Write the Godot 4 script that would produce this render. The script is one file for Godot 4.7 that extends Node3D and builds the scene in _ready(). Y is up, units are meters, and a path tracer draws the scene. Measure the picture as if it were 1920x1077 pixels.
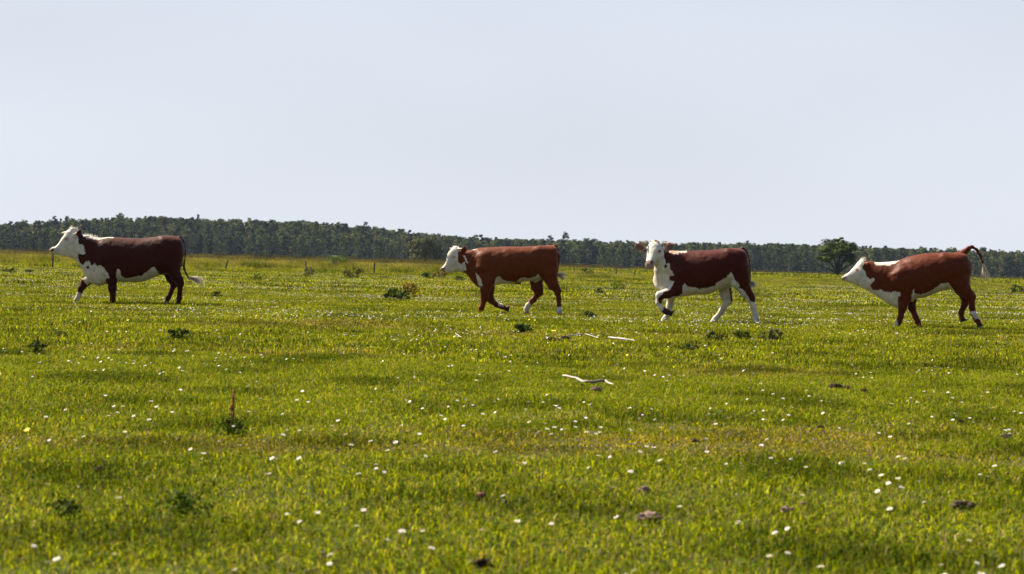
extends Node3D
# Four Hereford-type cattle crossing a daisy-strewn pasture under a pale hazy sky, a birch wood behind. Units are metres, y is up, the camera looks along -z.

const V := Vector3.ZERO
var rng := RandomNumberGenerator.new()
var noise_a := FastNoiseLite.new()
var noise_b := FastNoiseLite.new()
var noise_c := FastNoiseLite.new()
var names := {}
const ORDINAL := ["first", "second", "third", "fourth", "fifth", "sixth", "seventh", "eighth", "ninth", "tenth", "eleventh", "twelfth", "thirteenth", "fourteenth", "fifteenth", "sixteenth", "seventeenth", "eighteenth", "nineteenth", "twentieth", "twenty-first", "twenty-second", "twenty-third", "twenty-fourth", "twenty-fifth", "twenty-sixth", "twenty-seventh", "twenty-eighth", "twenty-ninth", "thirtieth"]
# stretches of the wood's edge, by what stands before them (tangent of the angle from straight ahead)
const ZONES := [[-0.2162, "left of the leftmost cow"], [-0.1525, "behind the leftmost cow"], [-0.0975, "past the leftmost cow tail"], [-0.0650, "above the bramble bush"], [-0.0325, "around the round bush"], [0.0225, "behind the second cow"], [0.0587, "right of the second cow"], [0.1125, "behind the third cow"], [0.1400, "left of the hawthorn"], [0.1650, "behind the hawthorn"], [0.2150, "behind the rightmost cow"], [1.0100, "right of the rightmost cow"]]
var mat := {}
const SHEEN := Color(1.0, 0.58, 0.42)  # the warm cast of light caught in the hair tips; the coat colours are divided by it


# ---------------------------------------------------------------- helpers
func numbered(called: String) -> String:
	var n: int = names.get(called, 0)
	names[called] = n + 1
	return called if n == 0 else "%s_%03d" % [called, n]

func tag(o: Node3D, label := "", category := "", group := "", kind := "") -> Node3D:
	if label: o.set_meta("label", label)
	if category: o.set_meta("category", category)
	if group: o.set_meta("group", group)
	if kind: o.set_meta("kind", kind)
	return o

func thing(called: String, label: String, category: String, at := Vector3.ZERO, turn := 0.0, group := "") -> Node3D:
	var o := Node3D.new()
	o.name = numbered(called)
	add_child(o)
	o.position = at
	o.rotation.y = turn
	return tag(o, label, category, group)

func part(called: String, mesh: Mesh, m: Material, parent: Node) -> MeshInstance3D:
	var o := MeshInstance3D.new()
	o.mesh = mesh
	o.material_override = m
	if parent == self:
		o.name = numbered(called)
	else:
		o.name = called
	parent.add_child(o, true)
	return o

func rnd(a: float, b: float) -> float:
	return rng.randf_range(a, b)

func soft(a: float, b: float, x: float) -> float:
	return smoothstep(a, b, x)

func srgb(r: float, g: float, b: float) -> Color:
	return Color(r, g, b).linear_to_srgb()

func plain(c: Color, rough := 0.8) -> StandardMaterial3D:
	var m := StandardMaterial3D.new()
	m.albedo_color = c.linear_to_srgb()
	m.roughness = rough
	m.metallic_specular = 0.3
	return m

func leafy(thru: Color, rough := 0.55, spec := 0.4) -> StandardMaterial3D:
	var m := StandardMaterial3D.new()
	m.vertex_color_use_as_albedo = true
	m.roughness = rough
	m.metallic_specular = spec
	m.backlight_enabled = true
	m.backlight = thru
	m.cull_mode = BaseMaterial3D.CULL_DISABLED
	return m

# the lie of the land: small hummocks nearby, a slow rise far off, a low wooded hill behind
func land(x: float, z: float) -> float:
	var d := -z
	var y := 0.5 * soft(60.0, 250.0, d)
	y += (noise_a.get_noise_2d(x * 0.9, z * 0.9) * 0.05 + noise_b.get_noise_2d(x, z) * 0.025) * (1.0 - soft(50.0, 110.0, d))
	if d > 700.0:
		var hill := 1.7 + 5.0 * exp(-pow((x + 110.0) / 72.0, 4.0)) + 0.9 * exp(-pow((x - 108.0) / 26.0, 2.0)) + noise_b.get_noise_2d(x * 0.05, z * 0.05) * 0.8
		y += hill * soft(712.0, 800.0, d)
	return y

# a collector of triangles with colours
class Sheaf:
	var v := PackedVector3Array()
	var n := PackedVector3Array()
	var c := PackedColorArray()
	var i := PackedInt32Array()
	func tri(a: Vector3, b: Vector3, d: Vector3, col: Color, nrm := Vector3.ZERO) -> void:
		var k := v.size()
		var m := nrm
		if m == Vector3.ZERO:
			m = (d - a).cross(b - a).normalized()
		v.append_array([a, b, d])
		n.append_array([m, m, m])
		c.append_array([col, col, col])
		i.append_array([k, k + 1, k + 2])
	func quad(a: Vector3, b: Vector3, d: Vector3, e: Vector3, col: Color, nrm := Vector3.ZERO) -> void:
		var k := v.size()
		var m := nrm
		if m == Vector3.ZERO:
			m = (d - a).cross(b - a).normalized()
		v.append_array([a, b, d, e])
		n.append_array([m, m, m, m])
		c.append_array([col, col, col, col])
		i.append_array([k, k + 1, k + 2, k, k + 2, k + 3])
	func tube(pts: Array, radii: Array, sides: int, cols: Array) -> void:
		var k := v.size()
		for s in pts.size():
			var p: Vector3 = pts[s]
			var t: Vector3 = (pts[mini(s + 1, pts.size() - 1)] - pts[maxi(s - 1, 0)])
			t = t.normalized()
			var a := t.cross(Vector3(0.31, 0.2, 0.93)).normalized()
			var b := t.cross(a)
			for j in sides:
				var w := TAU * j / sides
				var o := a * cos(w) + b * sin(w)
				v.append(p + o * radii[s])
				n.append(o)
				c.append(cols[mini(s, cols.size() - 1)])
		for s in pts.size() - 1:
			for j in sides:
				var q := k + s * sides + j
				var r := k + s * sides + (j + 1) % sides
				i.append_array([q, q + sides, r, r, q + sides, r + sides])
	func mesh() -> ArrayMesh:
		var a := []
		a.resize(Mesh.ARRAY_MAX)
		a[Mesh.ARRAY_VERTEX] = v
		a[Mesh.ARRAY_NORMAL] = n
		a[Mesh.ARRAY_COLOR] = c
		a[Mesh.ARRAY_INDEX] = i
		var m := ArrayMesh.new()
		m.add_surface_from_arrays(Mesh.PRIMITIVE_TRIANGLES, a)
		return m

# ---------------------------------------------------------------- living bodies: a smooth field meshed as one continuous surface
class Flesh:
	var lo: Vector3
	var h := 0.011
	var nx := 0
	var ny := 0
	var nz := 0
	var f := PackedFloat32Array()
	func _init(a: Vector3, b: Vector3, cell: float) -> void:
		lo = a
		h = cell
		nx = int((b.x - a.x) / h) + 1
		ny = int((b.y - a.y) / h) + 1
		nz = int((b.z - a.z) / h) + 1
		f.resize(nx * ny * nz)
		f.fill(1.0)
	func bone(a: Vector3, b: Vector3, ua: float, wa: float, ub: float, wb: float, k: float) -> void:
		var ab := b - a
		var l := maxf(ab.length(), 0.0001)
		var ax := ab / l
		var sz := Vector3(0, 0, 1) - ax * ax.z
		if sz.length() < 0.3:
			sz = Vector3(1, 0, 0) - ax * ax.x
		sz = sz.normalized()
		var up := sz.cross(ax)
		var m := maxf(maxf(ua, wa), maxf(ub, wb)) + k * 0.6 + h * 2.0
		var x0 := clampi(int((minf(a.x, b.x) - m - lo.x) / h), 0, nx)
		var x1 := clampi(int((maxf(a.x, b.x) + m - lo.x) / h) + 1, 0, nx)
		var y0 := clampi(int((minf(a.y, b.y) - m - lo.y) / h), 0, ny)
		var y1 := clampi(int((maxf(a.y, b.y) + m - lo.y) / h) + 1, 0, ny)
		var z0 := clampi(int((minf(a.z, b.z) - m - lo.z) / h), 0, nz)
		var z1 := clampi(int((maxf(a.z, b.z) + m - lo.z) / h) + 1, 0, nz)
		var du := ub - ua
		var dw := wb - wa
		var reach := k + h * 2.0
		for z in range(z0, z1):
			for y in range(y0, y1):
				var q := lo + Vector3(x0, y, z) * h - a
				var row := (z * ny + y) * nx
				for x in range(x0, x1):
					var al := q.dot(ax)
					var t := clampf(al / l, 0.0, 1.0)
					var u := ua + du * t
					var w := wa + dw * t
					var m2 := minf(u, w)
					var e := Vector3(q.dot(up) / u, q.dot(sz) / w, (al - t * l) / m2)
					var d := (e.length() - 1.0) * m2
					q.x += h
					if d < reach:
						var o := f[row + x]
						var g := maxf(k - absf(d - o), 0.0)
						f[row + x] = minf(d, o) - g * g * 0.25 / k
	func loft(org: Vector3, ax: Vector3, up: Vector3, st: Array, expo: float, k: float, low: float) -> void:
		var side := ax.cross(up)
		var t0: float = st[0][0]
		var t1: float = st[-1][0]
		var steps := int((t1 - t0) / (h * 0.5)) + 2
		var top := PackedFloat32Array()
		var bot := PackedFloat32Array()
		var wid := PackedFloat32Array()
		var s := 0
		var big := 0.0
		var far := 0.0
		for i in steps:
			var t := minf(t0 + i * h * 0.5, t1)
			while s < st.size() - 2 and t > st[s + 1][0]:
				s += 1
			var a = st[maxi(s - 1, 0)]
			var b = st[s]
			var c = st[s + 1]
			var d = st[mini(s + 2, st.size() - 1)]
			var g: float = (t - b[0]) / (c[0] - b[0])
			var v := [0.0, 0.0, 0.0, 0.0]
			for j in range(1, 4):
				var mb: float = (c[j] - a[j]) / (c[0] - a[0]) * (c[0] - b[0])
				var mc: float = (d[j] - b[j]) / (d[0] - b[0]) * (c[0] - b[0])
				var g2 := g * g
				var g3 := g2 * g
				v[j] = (2.0 * g3 - 3.0 * g2 + 1.0) * b[j] + (g3 - 2.0 * g2 + g) * mb + (3.0 * g2 - 2.0 * g3) * c[j] + (g3 - g2) * mc
			top.append(v[1])
			bot.append(v[2])
			wid.append(v[3])
			big = maxf(big, v[3])
			far = maxf(far, maxf(absf(v[1]), absf(v[2])))
		var lo2 := Vector3(9, 9, 9)
		var hi2 := Vector3(-9, -9, -9)
		var tall := [1e9, -1e9]
		for i in steps:
			tall[0] = minf(tall[0], bot[i])
			tall[1] = maxf(tall[1], top[i])
		for t in [t0 - 0.1, t1 + 0.1]:
			for q in [tall[0] - 0.06, tall[1] + 0.06]:
				for r in [-big - 0.06, big + 0.06]:
					var p: Vector3 = org + ax * t + up * q + side * r
					lo2 = lo2.min(p)
					hi2 = hi2.max(p)
		var x0 := clampi(int((lo2.x - lo.x) / h), 0, nx)
		var x1 := clampi(int((hi2.x - lo.x) / h) + 1, 0, nx)
		var y0 := clampi(int((lo2.y - lo.y) / h), 0, ny)
		var y1 := clampi(int((hi2.y - lo.y) / h) + 1, 0, ny)
		var z0 := clampi(int((lo2.z - lo.z) / h), 0, nz)
		var z1 := clampi(int((hi2.z - lo.z) / h) + 1, 0, nz)
		var reach := k + h * 2.0
		for z in range(z0, z1):
			for y in range(y0, y1):
				var q := lo + Vector3(x0, y, z) * h - org
				var row := (z * ny + y) * nx
				for x in range(x0, x1):
					var t := q.dot(ax)
					var i := clampi(int((t - t0) / (h * 0.5)), 0, steps - 1)
					var hh := (top[i] - bot[i]) * 0.5
					var w := wid[i]
					var vv := (q.dot(up) - (top[i] + bot[i]) * 0.5) / hh
					if low < 1.0 and vv < 0.0:
						w *= 1.0 - (1.0 - low) * minf(-vv, 1.0)
					var ss := q.dot(side) / w
					q.x += h
					if absf(vv) > 1.6 or absf(ss) > 1.6:
						continue
					var e := pow(pow(absf(vv), expo) + pow(absf(ss), expo), 1.0 / expo)
					var m2 := minf(hh, w)
					if t < t0 or t > t1:
						var c := (t0 - t if t < t0 else t - t1) / minf(m2, 0.05)
						e = sqrt(e * e + c * c)
					var d := (e - 1.0) * m2
					if d < reach:
						var o := f[row + x]
						var g := maxf(k - absf(d - o), 0.0)
						f[row + x] = minf(d, o) - g * g * 0.25 / k
	# how far out towards z (sign) the skin lies at x, y
	func skin(x: float, y: float, sgn: float) -> float:
		var ix := clampi(int((x - lo.x) / h), 0, nx - 1)
		var iy := clampi(int((y - lo.y) / h), 0, ny - 1)
		var r := range(nz - 1, -1, -1) if sgn > 0.0 else range(0, nz)
		for z in r:
			if f[(z * ny + iy) * nx + ix] < 0.0:
				return lo.z + z * h
		return 0.0
	func skinned(na: FastNoiseLite) -> Array:
		for z in nz:
			for y in ny:
				var row := (z * ny + y) * nx
				for x in nx:
					if absf(f[row + x]) < h * 3.0:
						var p := lo + Vector3(x, y, z) * h
						f[row + x] += 0.007 * na.get_noise_3d(p.x * 5.0, p.y * 5.0, p.z * 5.0) + 0.004 * na.get_noise_3d(p.x * 14.0, p.y * 11.0, p.z * 14.0)
		var at := PackedInt32Array()
		at.resize(f.size())
		at.fill(-1)
		var vs := PackedVector3Array()
		var nn := nx * ny
		var off := [0, 1, nx, nx + 1, nn, nn + 1, nn + nx, nn + nx + 1]
		var pos := [Vector3(0, 0, 0), Vector3(1, 0, 0), Vector3(0, 1, 0), Vector3(1, 1, 0), Vector3(0, 0, 1), Vector3(1, 0, 1), Vector3(0, 1, 1), Vector3(1, 1, 1)]
		var ea := PackedInt32Array([0, 2, 4, 6, 0, 1, 4, 5, 0, 1, 2, 3])
		var eb := PackedInt32Array([1, 3, 5, 7, 2, 3, 6, 7, 4, 5, 6, 7])
		var cells := PackedInt32Array()
		var lim := h * 2.0
		var w := PackedFloat32Array()
		w.resize(8)
		for z in nz - 1:
			for y in ny - 1:
				var row := (z * ny + y) * nx
				for x in nx - 1:
					var i := row + x
					if absf(f[i]) > lim:
						continue
					var inside := 0
					for j in 8:
						w[j] = f[i + off[j]]
						if w[j] < 0.0:
							inside += 1
					if inside == 0 or inside == 8:
						continue
					var sum := Vector3.ZERO
					var cnt := 0
					for e in 12:
						var a := w[ea[e]]
						var b := w[eb[e]]
						if (a < 0.0) != (b < 0.0):
							var pa: Vector3 = pos[ea[e]]
							var pb: Vector3 = pos[eb[e]]
							sum += pa.lerp(pb, a / (a - b))
							cnt += 1
					at[i] = vs.size()
					cells.append(i)
					vs.append(lo + (Vector3(x, y, z) + sum / cnt) * h)
		var idx := PackedInt32Array()
		for i in cells:
			var a := f[i] < 0.0
			# edges that leave corner 0 of this cell along x, y, z
			if a != (f[i + 1] < 0.0) and at[i - nx] >= 0 and at[i - nn] >= 0 and at[i - nx - nn] >= 0:
				put(idx, at[i], at[i - nx], at[i - nx - nn], at[i - nn], a)
			if a != (f[i + nx] < 0.0) and at[i - 1] >= 0 and at[i - nn] >= 0 and at[i - 1 - nn] >= 0:
				put(idx, at[i], at[i - nn], at[i - 1 - nn], at[i - 1], a)
			if a != (f[i + nn] < 0.0) and at[i - 1] >= 0 and at[i - nx] >= 0 and at[i - 1 - nx] >= 0:
				put(idx, at[i], at[i - 1], at[i - 1 - nx], at[i - nx], a)
		# one light smoothing, then normals from the faces round each vertex
		var acc := PackedVector3Array()
		var cnt2 := PackedInt32Array()
		for pass_ in 2:
			acc.resize(vs.size())
			acc.fill(Vector3.ZERO)
			cnt2.resize(vs.size())
			cnt2.fill(0)
			for t in range(0, idx.size(), 3):
				for j in 3:
					var p := idx[t + j]
					acc[p] += vs[idx[t + (j + 1) % 3]]
					cnt2[p] += 1
			for p in vs.size():
				if cnt2[p] > 0:
					vs[p] = vs[p].lerp(acc[p] / cnt2[p], 0.5)
		var ns := PackedVector3Array()
		ns.resize(vs.size())
		for t in range(0, idx.size(), 3):
			var a := vs[idx[t]]
			var m := (vs[idx[t + 2]] - a).cross(vs[idx[t + 1]] - a)
			ns[idx[t]] += m
			ns[idx[t + 1]] += m
			ns[idx[t + 2]] += m
		for p in ns.size():
			ns[p] = ns[p].normalized()
		return [vs, ns, idx]
	func put(idx: PackedInt32Array, a: int, b: int, c: int, d: int, flip: bool) -> void:
		if flip:
			idx.append_array([a, c, b, a, d, c])
		else:
			idx.append_array([a, b, c, a, c, d])


func shape(n: int, f: Flesh) -> void:
	match n:
		0:
			f.loft(Vector3(0.000, 0.000, 0.000), Vector3(1.000, 0.000, 0.000), Vector3(0.000, 1.000, 0.000), [[-0.864, 1.197, 0.850, 0.090], [-0.775, 1.280, 0.705, 0.120], [-0.686, 1.304, 0.563, 0.150], [-0.578, 1.286, 0.412, 0.200], [-0.435, 1.257, 0.331, 0.240], [-0.329, 1.260, 0.351, 0.270], [-0.223, 1.273, 0.384, 0.290], [-0.064, 1.270, 0.415, 0.315], [0.114, 1.264, 0.419, 0.340], [0.292, 1.262, 0.417, 0.355], [0.381, 1.268, 0.423, 0.355], [0.523, 1.284, 0.472, 0.350], [0.683, 1.314, 0.544, 0.335], [0.807, 1.330, 0.580, 0.320], [0.968, 1.327, 0.602, 0.295], [1.076, 1.297, 0.640, 0.250], [1.147, 1.223, 0.751, 0.180], [1.183, 1.097, 0.897, 0.100]], 2.35, 0.030, 1.00)
			f.loft(Vector3(0.000, 0.000, 0.000), Vector3(1.000, 0.000, 0.000), Vector3(0.000, 1.000, 0.000), [[-1.316, 1.033, 0.964, 0.048], [-1.295, 1.056, 0.931, 0.062], [-1.251, 1.065, 0.914, 0.068], [-1.198, 1.111, 0.910, 0.068], [-1.147, 1.199, 0.893, 0.072], [-1.095, 1.286, 0.877, 0.080], [-1.042, 1.367, 0.867, 0.095], [-0.973, 1.428, 0.858, 0.110], [-0.902, 1.435, 0.845, 0.118], [-0.840, 1.401, 0.833, 0.112], [-0.777, 1.352, 0.813, 0.100]], 2.20, 0.040, 0.75)
			f.bone(Vector3(0.945, 1.036, 0.150), Vector3(0.952, 0.747, 0.160), 0.200, 0.130, 0.160, 0.110, 0.035)
			f.bone(Vector3(0.952, 0.747, 0.160), Vector3(1.036, 0.550, 0.170), 0.160, 0.110, 0.105, 0.080, 0.035)
			f.bone(Vector3(1.036, 0.550, 0.170), Vector3(1.123, 0.411, 0.170), 0.105, 0.080, 0.058, 0.050, 0.035)
			f.bone(Vector3(1.123, 0.411, 0.170), Vector3(1.115, 0.227, 0.170), 0.058, 0.050, 0.045, 0.042, 0.035)
			f.bone(Vector3(1.115, 0.227, 0.170), Vector3(1.108, 0.127, 0.170), 0.045, 0.042, 0.048, 0.046, 0.035)
			f.bone(Vector3(1.108, 0.127, 0.170), Vector3(1.092, 0.045, 0.170), 0.048, 0.046, 0.048, 0.048, 0.035)
			f.bone(Vector3(0.917, 0.999, -0.150), Vector3(0.897, 0.708, -0.160), 0.190, 0.130, 0.150, 0.110, 0.035)
			f.bone(Vector3(0.897, 0.708, -0.160), Vector3(0.956, 0.509, -0.170), 0.150, 0.110, 0.090, 0.075, 0.035)
			f.bone(Vector3(0.956, 0.509, -0.170), Vector3(1.004, 0.368, -0.170), 0.090, 0.075, 0.055, 0.050, 0.035)
			f.bone(Vector3(1.004, 0.368, -0.170), Vector3(0.944, 0.217, -0.170), 0.055, 0.050, 0.044, 0.042, 0.035)
			f.bone(Vector3(0.944, 0.217, -0.170), Vector3(0.910, 0.143, -0.170), 0.044, 0.042, 0.047, 0.045, 0.035)
			f.bone(Vector3(0.910, 0.143, -0.170), Vector3(0.881, 0.079, -0.170), 0.047, 0.045, 0.046, 0.046, 0.035)
			f.bone(Vector3(-0.276, 0.861, 0.190), Vector3(-0.172, 0.576, 0.190), 0.210, 0.090, 0.125, 0.085, 0.035)
			f.bone(Vector3(-0.172, 0.576, 0.190), Vector3(-0.164, 0.432, 0.180), 0.125, 0.085, 0.092, 0.070, 0.035)
			f.bone(Vector3(-0.164, 0.432, 0.180), Vector3(-0.154, 0.289, 0.170), 0.092, 0.070, 0.076, 0.060, 0.035)
			f.bone(Vector3(-0.154, 0.289, 0.170), Vector3(-0.142, 0.145, 0.170), 0.076, 0.060, 0.050, 0.045, 0.035)
			f.bone(Vector3(-0.142, 0.145, 0.170), Vector3(-0.140, 0.082, 0.170), 0.050, 0.045, 0.052, 0.048, 0.035)
			f.bone(Vector3(-0.140, 0.082, 0.170), Vector3(-0.151, 0.010, 0.170), 0.052, 0.048, 0.050, 0.050, 0.035)
			f.bone(Vector3(-0.471, 0.711, -0.170), Vector3(-0.571, 0.455, -0.170), 0.160, 0.080, 0.095, 0.075, 0.035)
			f.bone(Vector3(-0.571, 0.455, -0.170), Vector3(-0.668, 0.399, -0.170), 0.095, 0.075, 0.082, 0.070, 0.035)
			f.bone(Vector3(-0.668, 0.399, -0.170), Vector3(-0.741, 0.279, -0.170), 0.082, 0.070, 0.062, 0.055, 0.035)
			f.bone(Vector3(-0.741, 0.279, -0.170), Vector3(-0.778, 0.161, -0.170), 0.062, 0.055, 0.043, 0.042, 0.035)
			f.bone(Vector3(-0.778, 0.161, -0.170), Vector3(-0.803, 0.097, -0.170), 0.043, 0.042, 0.047, 0.045, 0.035)
			f.bone(Vector3(-0.803, 0.097, -0.170), Vector3(-0.837, 0.042, -0.170), 0.047, 0.045, 0.047, 0.046, 0.035)
			f.bone(Vector3(-0.325, 1.058, 0.150), Vector3(-0.258, 0.880, 0.220), 0.100, 0.100, 0.150, 0.080, 0.080)
			f.bone(Vector3(1.126, 0.516, 0.170), Vector3(1.170, 0.412, 0.170), 0.045, 0.040, 0.026, 0.026, 0.030)
			f.bone(Vector3(1.011, 0.464, -0.170), Vector3(1.051, 0.369, -0.170), 0.045, 0.040, 0.026, 0.026, 0.030)
			f.bone(Vector3(0.781, 1.213, 0.140), Vector3(1.050, 1.165, 0.140), 0.060, 0.060, 0.070, 0.070, 0.100)
			f.bone(Vector3(1.086, 1.290, 0.000), Vector3(1.151, 1.223, 0.000), 0.050, 0.045, 0.036, 0.034, 0.020)
			f.bone(Vector3(1.151, 1.223, 0.000), Vector3(1.185, 1.042, -0.000), 0.036, 0.034, 0.030, 0.028, 0.020)
			f.bone(Vector3(1.185, 1.042, -0.000), Vector3(1.180, 0.824, 0.000), 0.030, 0.028, 0.026, 0.024, 0.020)
			f.bone(Vector3(1.180, 0.824, 0.000), Vector3(1.193, 0.698, -0.000), 0.026, 0.024, 0.022, 0.020, 0.020)
			f.bone(Vector3(1.193, 0.698, -0.000), Vector3(1.237, 0.599, -0.000), 0.022, 0.020, 0.020, 0.019, 0.020)
			f.bone(Vector3(1.237, 0.599, -0.000), Vector3(1.283, 0.527, 0.000), 0.020, 0.019, 0.018, 0.018, 0.020)
			f.bone(Vector3(-0.850, 1.292, 0.100), Vector3(-0.805, 1.325, 0.145), 0.034, 0.020, 0.048, 0.016, 0.015)
			f.bone(Vector3(-0.805, 1.325, 0.145), Vector3(-0.777, 1.383, 0.170), 0.048, 0.016, 0.034, 0.012, 0.015)
			f.bone(Vector3(-0.864, 1.306, -0.100), Vector3(-0.830, 1.344, -0.140), 0.030, 0.020, 0.042, 0.016, 0.015)
			f.bone(Vector3(-0.830, 1.344, -0.140), Vector3(-0.805, 1.390, -0.190), 0.042, 0.016, 0.028, 0.012, 0.015)
		1:
			f.loft(Vector3(0.000, 0.000, 0.000), Vector3(1.000, 0.000, 0.000), Vector3(0.000, 1.000, 0.000), [[-0.891, 1.125, 0.810, 0.090], [-0.815, 1.184, 0.758, 0.120], [-0.721, 1.205, 0.644, 0.150], [-0.627, 1.220, 0.539, 0.190], [-0.550, 1.237, 0.487, 0.225], [-0.473, 1.249, 0.475, 0.245], [-0.381, 1.258, 0.491, 0.265], [-0.273, 1.267, 0.520, 0.280], [-0.166, 1.274, 0.550, 0.295], [-0.012, 1.281, 0.566, 0.315], [0.142, 1.283, 0.573, 0.315], [0.265, 1.286, 0.595, 0.305], [0.403, 1.293, 0.630, 0.295], [0.557, 1.304, 0.668, 0.280], [0.679, 1.317, 0.710, 0.265], [0.817, 1.323, 0.759, 0.240], [0.906, 1.291, 0.839, 0.180], [0.955, 1.225, 0.932, 0.100]], 2.35, 0.030, 1.00)
			f.loft(Vector3(0.000, 0.000, 0.000), Vector3(1.000, 0.000, 0.000), Vector3(0.000, 1.000, 0.000), [[-1.262, 0.847, 0.788, 0.045], [-1.239, 0.875, 0.767, 0.060], [-1.204, 0.922, 0.756, 0.066], [-1.182, 0.979, 0.753, 0.068], [-1.165, 1.095, 0.754, 0.075], [-1.115, 1.180, 0.758, 0.090], [-1.054, 1.244, 0.762, 0.105], [-0.993, 1.266, 0.767, 0.116], [-0.939, 1.247, 0.768, 0.120], [-0.877, 1.210, 0.773, 0.115], [-0.815, 1.173, 0.788, 0.100], [-0.769, 1.136, 0.828, 0.080]], 2.20, 0.040, 0.75)
			f.bone(Vector3(0.754, 1.019, 0.140), Vector3(0.777, 0.805, 0.150), 0.200, 0.120, 0.165, 0.110, 0.035)
			f.bone(Vector3(0.777, 0.805, 0.150), Vector3(0.872, 0.562, 0.160), 0.165, 0.110, 0.100, 0.075, 0.035)
			f.bone(Vector3(0.872, 0.562, 0.160), Vector3(0.964, 0.449, 0.160), 0.100, 0.075, 0.058, 0.048, 0.035)
			f.bone(Vector3(0.964, 0.449, 0.160), Vector3(0.986, 0.303, 0.160), 0.058, 0.048, 0.044, 0.040, 0.035)
			f.bone(Vector3(0.986, 0.303, 0.160), Vector3(0.997, 0.166, 0.160), 0.044, 0.040, 0.040, 0.038, 0.035)
			f.bone(Vector3(0.997, 0.166, 0.160), Vector3(1.004, 0.089, 0.160), 0.040, 0.038, 0.046, 0.044, 0.035)
			f.bone(Vector3(1.004, 0.089, 0.160), Vector3(1.008, 0.020, 0.160), 0.046, 0.044, 0.046, 0.046, 0.035)
			f.bone(Vector3(0.610, 0.800, -0.140), Vector3(0.544, 0.643, -0.150), 0.170, 0.120, 0.118, 0.100, 0.035)
			f.bone(Vector3(0.544, 0.643, -0.150), Vector3(0.579, 0.505, -0.160), 0.118, 0.100, 0.112, 0.080, 0.035)
			f.bone(Vector3(0.579, 0.505, -0.160), Vector3(0.612, 0.397, -0.160), 0.112, 0.080, 0.066, 0.050, 0.035)
			f.bone(Vector3(0.612, 0.397, -0.160), Vector3(0.499, 0.263, -0.160), 0.066, 0.050, 0.050, 0.043, 0.035)
			f.bone(Vector3(0.499, 0.263, -0.160), Vector3(0.406, 0.160, -0.160), 0.050, 0.043, 0.044, 0.042, 0.035)
			f.bone(Vector3(0.406, 0.160, -0.160), Vector3(0.380, 0.098, -0.160), 0.044, 0.042, 0.046, 0.045, 0.035)
			f.bone(Vector3(0.380, 0.098, -0.160), Vector3(0.381, 0.028, -0.160), 0.046, 0.045, 0.045, 0.045, 0.035)
			f.bone(Vector3(-0.425, 0.852, 0.170), Vector3(-0.392, 0.638, 0.180), 0.200, 0.080, 0.155, 0.085, 0.035)
			f.bone(Vector3(-0.392, 0.638, 0.180), Vector3(-0.418, 0.453, 0.170), 0.155, 0.085, 0.095, 0.070, 0.035)
			f.bone(Vector3(-0.418, 0.453, 0.170), Vector3(-0.432, 0.284, 0.160), 0.095, 0.070, 0.068, 0.055, 0.035)
			f.bone(Vector3(-0.432, 0.284, 0.160), Vector3(-0.462, 0.168, 0.160), 0.068, 0.055, 0.047, 0.042, 0.035)
			f.bone(Vector3(-0.462, 0.168, 0.160), Vector3(-0.483, 0.098, 0.160), 0.047, 0.042, 0.050, 0.046, 0.035)
			f.bone(Vector3(-0.483, 0.098, 0.160), Vector3(-0.509, 0.021, 0.160), 0.050, 0.046, 0.048, 0.048, 0.035)
			f.bone(Vector3(-0.345, 0.637, -0.160), Vector3(-0.333, 0.452, -0.160), 0.130, 0.080, 0.085, 0.070, 0.035)
			f.bone(Vector3(-0.333, 0.452, -0.160), Vector3(-0.333, 0.281, -0.150), 0.085, 0.070, 0.066, 0.055, 0.035)
			f.bone(Vector3(-0.333, 0.281, -0.150), Vector3(-0.305, 0.243, -0.150), 0.066, 0.055, 0.060, 0.050, 0.035)
			f.bone(Vector3(-0.305, 0.243, -0.150), Vector3(-0.202, 0.158, -0.150), 0.060, 0.050, 0.045, 0.042, 0.035)
			f.bone(Vector3(-0.202, 0.158, -0.150), Vector3(-0.109, 0.132, -0.150), 0.045, 0.042, 0.046, 0.044, 0.035)
			f.bone(Vector3(-0.109, 0.132, -0.150), Vector3(-0.015, 0.085, -0.150), 0.046, 0.044, 0.044, 0.044, 0.035)
			f.bone(Vector3(-0.453, 1.051, 0.140), Vector3(-0.410, 0.883, 0.200), 0.100, 0.100, 0.150, 0.080, 0.080)
			f.bone(Vector3(0.957, 0.525, 0.160), Vector3(1.010, 0.450, 0.160), 0.045, 0.040, 0.026, 0.026, 0.030)
			f.bone(Vector3(0.649, 0.460, -0.160), Vector3(0.669, 0.402, -0.150), 0.045, 0.040, 0.026, 0.026, 0.030)
			f.bone(Vector3(0.580, 1.215, 0.130), Vector3(0.842, 1.175, 0.120), 0.060, 0.060, 0.070, 0.070, 0.100)
			f.bone(Vector3(0.180, 0.628, 0.000), Vector3(0.227, 0.590, 0.000), 0.060, 0.070, 0.035, 0.040, 0.030)
			f.bone(Vector3(0.888, 1.300, 0.000), Vector3(0.943, 1.240, 0.000), 0.050, 0.045, 0.034, 0.034, 0.020)
			f.bone(Vector3(0.943, 1.240, 0.000), Vector3(0.965, 1.071, 0.000), 0.034, 0.034, 0.028, 0.026, 0.020)
			f.bone(Vector3(0.965, 1.071, 0.000), Vector3(0.948, 0.886, 0.000), 0.028, 0.026, 0.024, 0.022, 0.020)
			f.bone(Vector3(0.948, 0.886, 0.000), Vector3(0.948, 0.762, 0.000), 0.024, 0.022, 0.020, 0.018, 0.020)
			f.bone(Vector3(-0.891, 1.156, 0.100), Vector3(-0.855, 1.187, 0.150), 0.030, 0.020, 0.045, 0.016, 0.015)
			f.bone(Vector3(-0.855, 1.187, 0.150), Vector3(-0.824, 1.249, 0.180), 0.045, 0.016, 0.036, 0.012, 0.015)
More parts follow.
